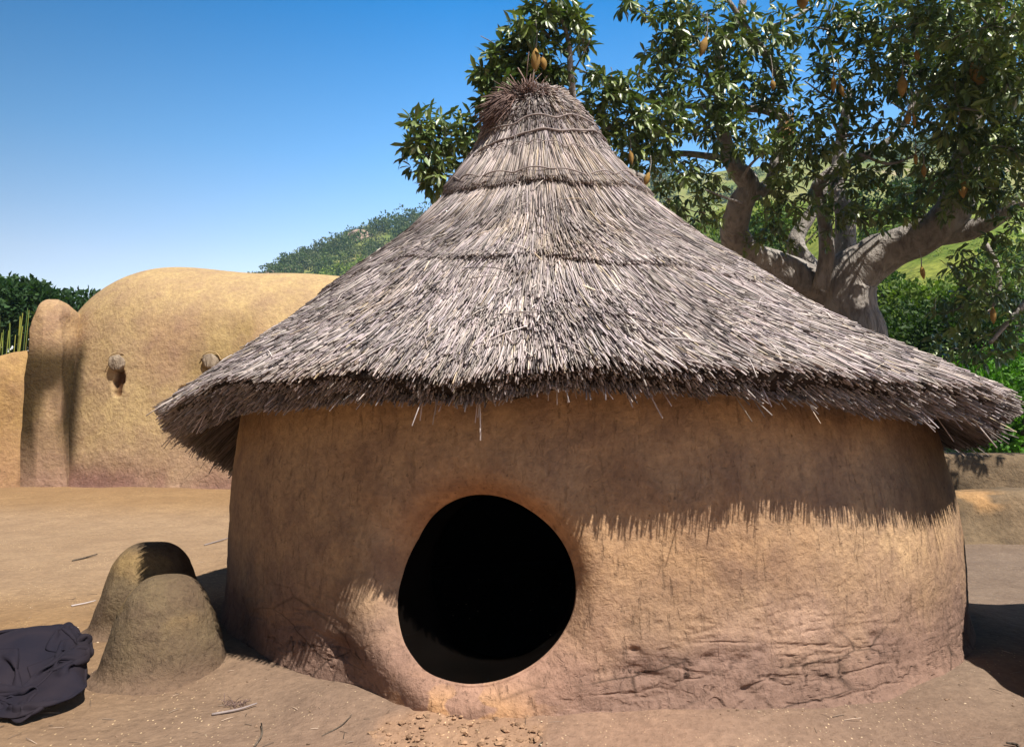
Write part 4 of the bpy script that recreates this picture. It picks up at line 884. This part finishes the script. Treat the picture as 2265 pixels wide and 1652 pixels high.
def floor_(x, y):
    s1 = np.clip(np.hypot(x-cc0[0], y-cc0[1])/orad(x, y), 0, 1)
    h_ = .035+.125*smooth(y, 2.30, 2.68)+.03*smooth(-x, 1.35, 1.55)*smooth(y, 2.5, 2.7)
    h_ = h_+.03*vn(S3(x*9, y*9, 0*x), 3)
    return .008+np.maximum(h_, .02)*(1-s1**5)
X_ = S3(cc0[0]+R_*bx_, cc0[1]+R_*by_, 0*bx_); X_[..., 2] = floor_(X_[..., 0], X_[..., 1])+.02+.03*fbm(S3(du*5, dv*5, 0*du), 2, 9); Vv = np.zeros_like(X_)
X_ += .0015*np.random.default_rng(5).normal(size=X_.shape)
CON = [(1, 0, 1.), (0, 1, 1.), (1, 1, .4), (1, -1, .4), (2, 0, .25), (0, 2, .25), (4, 0, .08), (0, 4, .08)]
for step in range(110):
    dt = 1/90; Vv[..., 2] -= 9.8*dt; Vv *= .97; old = X_.copy(); X_ = X_+Vv*dt
    for it in range(8):
        for di, dj, kst in CON:
            L0 = SP*math.hypot(di, dj)
            if dj >= 0: sa_, sb_ = (slice(0, N-di), slice(0, N-dj)), (slice(di, N), slice(dj, N))
            else: sa_, sb_ = (slice(0, N-di), slice(-dj, N)), (slice(di, N), slice(0, N+dj))
            d_ = X_[sb_]-X_[sa_]; ln = np.linalg.norm(d_, axis=-1, keepdims=True)+1e-9
            cor = d_*((ln-L0)/ln)*(.3*kst); T = np.zeros_like(X_); T[sa_] += cor; T[sb_] -= cor; X_ = X_+T
        x, y = X_[..., 0]-cc0[0], X_[..., 1]-cc0[1]; lim = orad(X_[..., 0], X_[..., 1]); rd = np.hypot(x, y)+1e-9; k_ = np.minimum(1, lim/rd)
        X_[..., 0] = cc0[0]+x*k_; X_[..., 1] = cc0[1]+y*k_; X_[..., 2] = np.maximum(X_[..., 2], floor_(X_[..., 0], X_[..., 1]))
    Vv = (X_-old)/dt; Vv *= np.minimum(1, 2/(np.linalg.norm(Vv, axis=-1, keepdims=True)+1e-9))
garm = mesh('crumpled_garment', X_.reshape(-1, 3), grid_faces(N, N), 4, M_cloth, None, True)
m_ = garm.modifiers.new('smooth', 'SUBSURF'); m_.levels = m_.render_levels = 1
m_ = garm.modifiers.new('thick', 'SOLIDIFY'); m_.thickness = .003
tag(garm, 'crumpled dark blue-grey garment dropped against the front clay mound', 'clothing')
qk = X_.reshape(-1, 3); c0 = qk[np.argmin(np.hypot(qk[:, 0]+1.455, qk[:, 1]-2.42))]+(0, -.006, .006)
mb = MB(); tube(mb, [c0+np.array((.006*math.cos(k_*.9), -.002, .006*math.sin(k_*.9))) for k_ in range(6)], .0013, 5, 3, 0, 0, np.array((1.6, 1.6, 1.6))); mb.build('ring_fastener', M_rope, garm)
# bits of straw and grit trodden into the yard
sb = SB(); n = 420; fx = rng.uniform(-2.4, 2.2, n); fy = 2.1+rng.exponential(1.5, n); ok = np.hypot(fx-HC[0], fy-HC[1]) > 1.75; fx, fy = fx[ok], fy[ok]; n = len(fx)
fz = ground_z(fx, fy)+.0015; an = rng.uniform(0, 6.28, n); L = rng.uniform(.01, .06, n); dd = np.stack([np.cos(an), np.sin(an), rng.uniform(-.02, .12, n)], 1)*L[:, None]
p0 = np.stack([fx, fy, fz], 1); sb.add(stalks(p0, p0+dd/2+(0, 0, .001), p0+dd, rng.uniform(.0006, .0015, n), rng.choice([.25, .5, 1.0], n)[:, None]*np.array((1, .85, .65))))
tag(sb.build('straw_litter', M_straw, None), 'short broken straw bits scattered over the earth yard', 'litter', None, 'stuff')
clods(260, (.2, 2.25), 1.9, .55, .0012, .006, 'grit', 'small clay crumbs lying along the foot of the hut', M_ground, (1.3, 1.2, 1.1))
# air: thin haze over the valley
hzm = bpy.data.materials.new('thin_haze'); hzm.use_nodes = True; ht = hzm.node_tree; ht.nodes.clear()
pv = ht.nodes.new('ShaderNodeVolumePrincipled'); pv.inputs['Color'].default_value = (.45, .75, 1, 1); pv.inputs['Density'].default_value = .0005; pv.inputs['Anisotropy'].default_value = .2
ho = ht.nodes.new('ShaderNodeOutputMaterial'); ht.links.new(pv.outputs[0], ho.inputs['Volume'])
bx = np.array([(x_, y_, z_) for x_ in (-180, 430) for y_ in (-12, 405) for z_ in (-6, 104)], float)
hb_ = mesh('haze', bx, [(0, 1, 3, 2), (4, 6, 7, 5), (0, 4, 5, 1), (2, 3, 7, 6), (0, 2, 6, 4), (1, 5, 7, 3)], 4, hzm); hb_['kind'] = 'stuff'
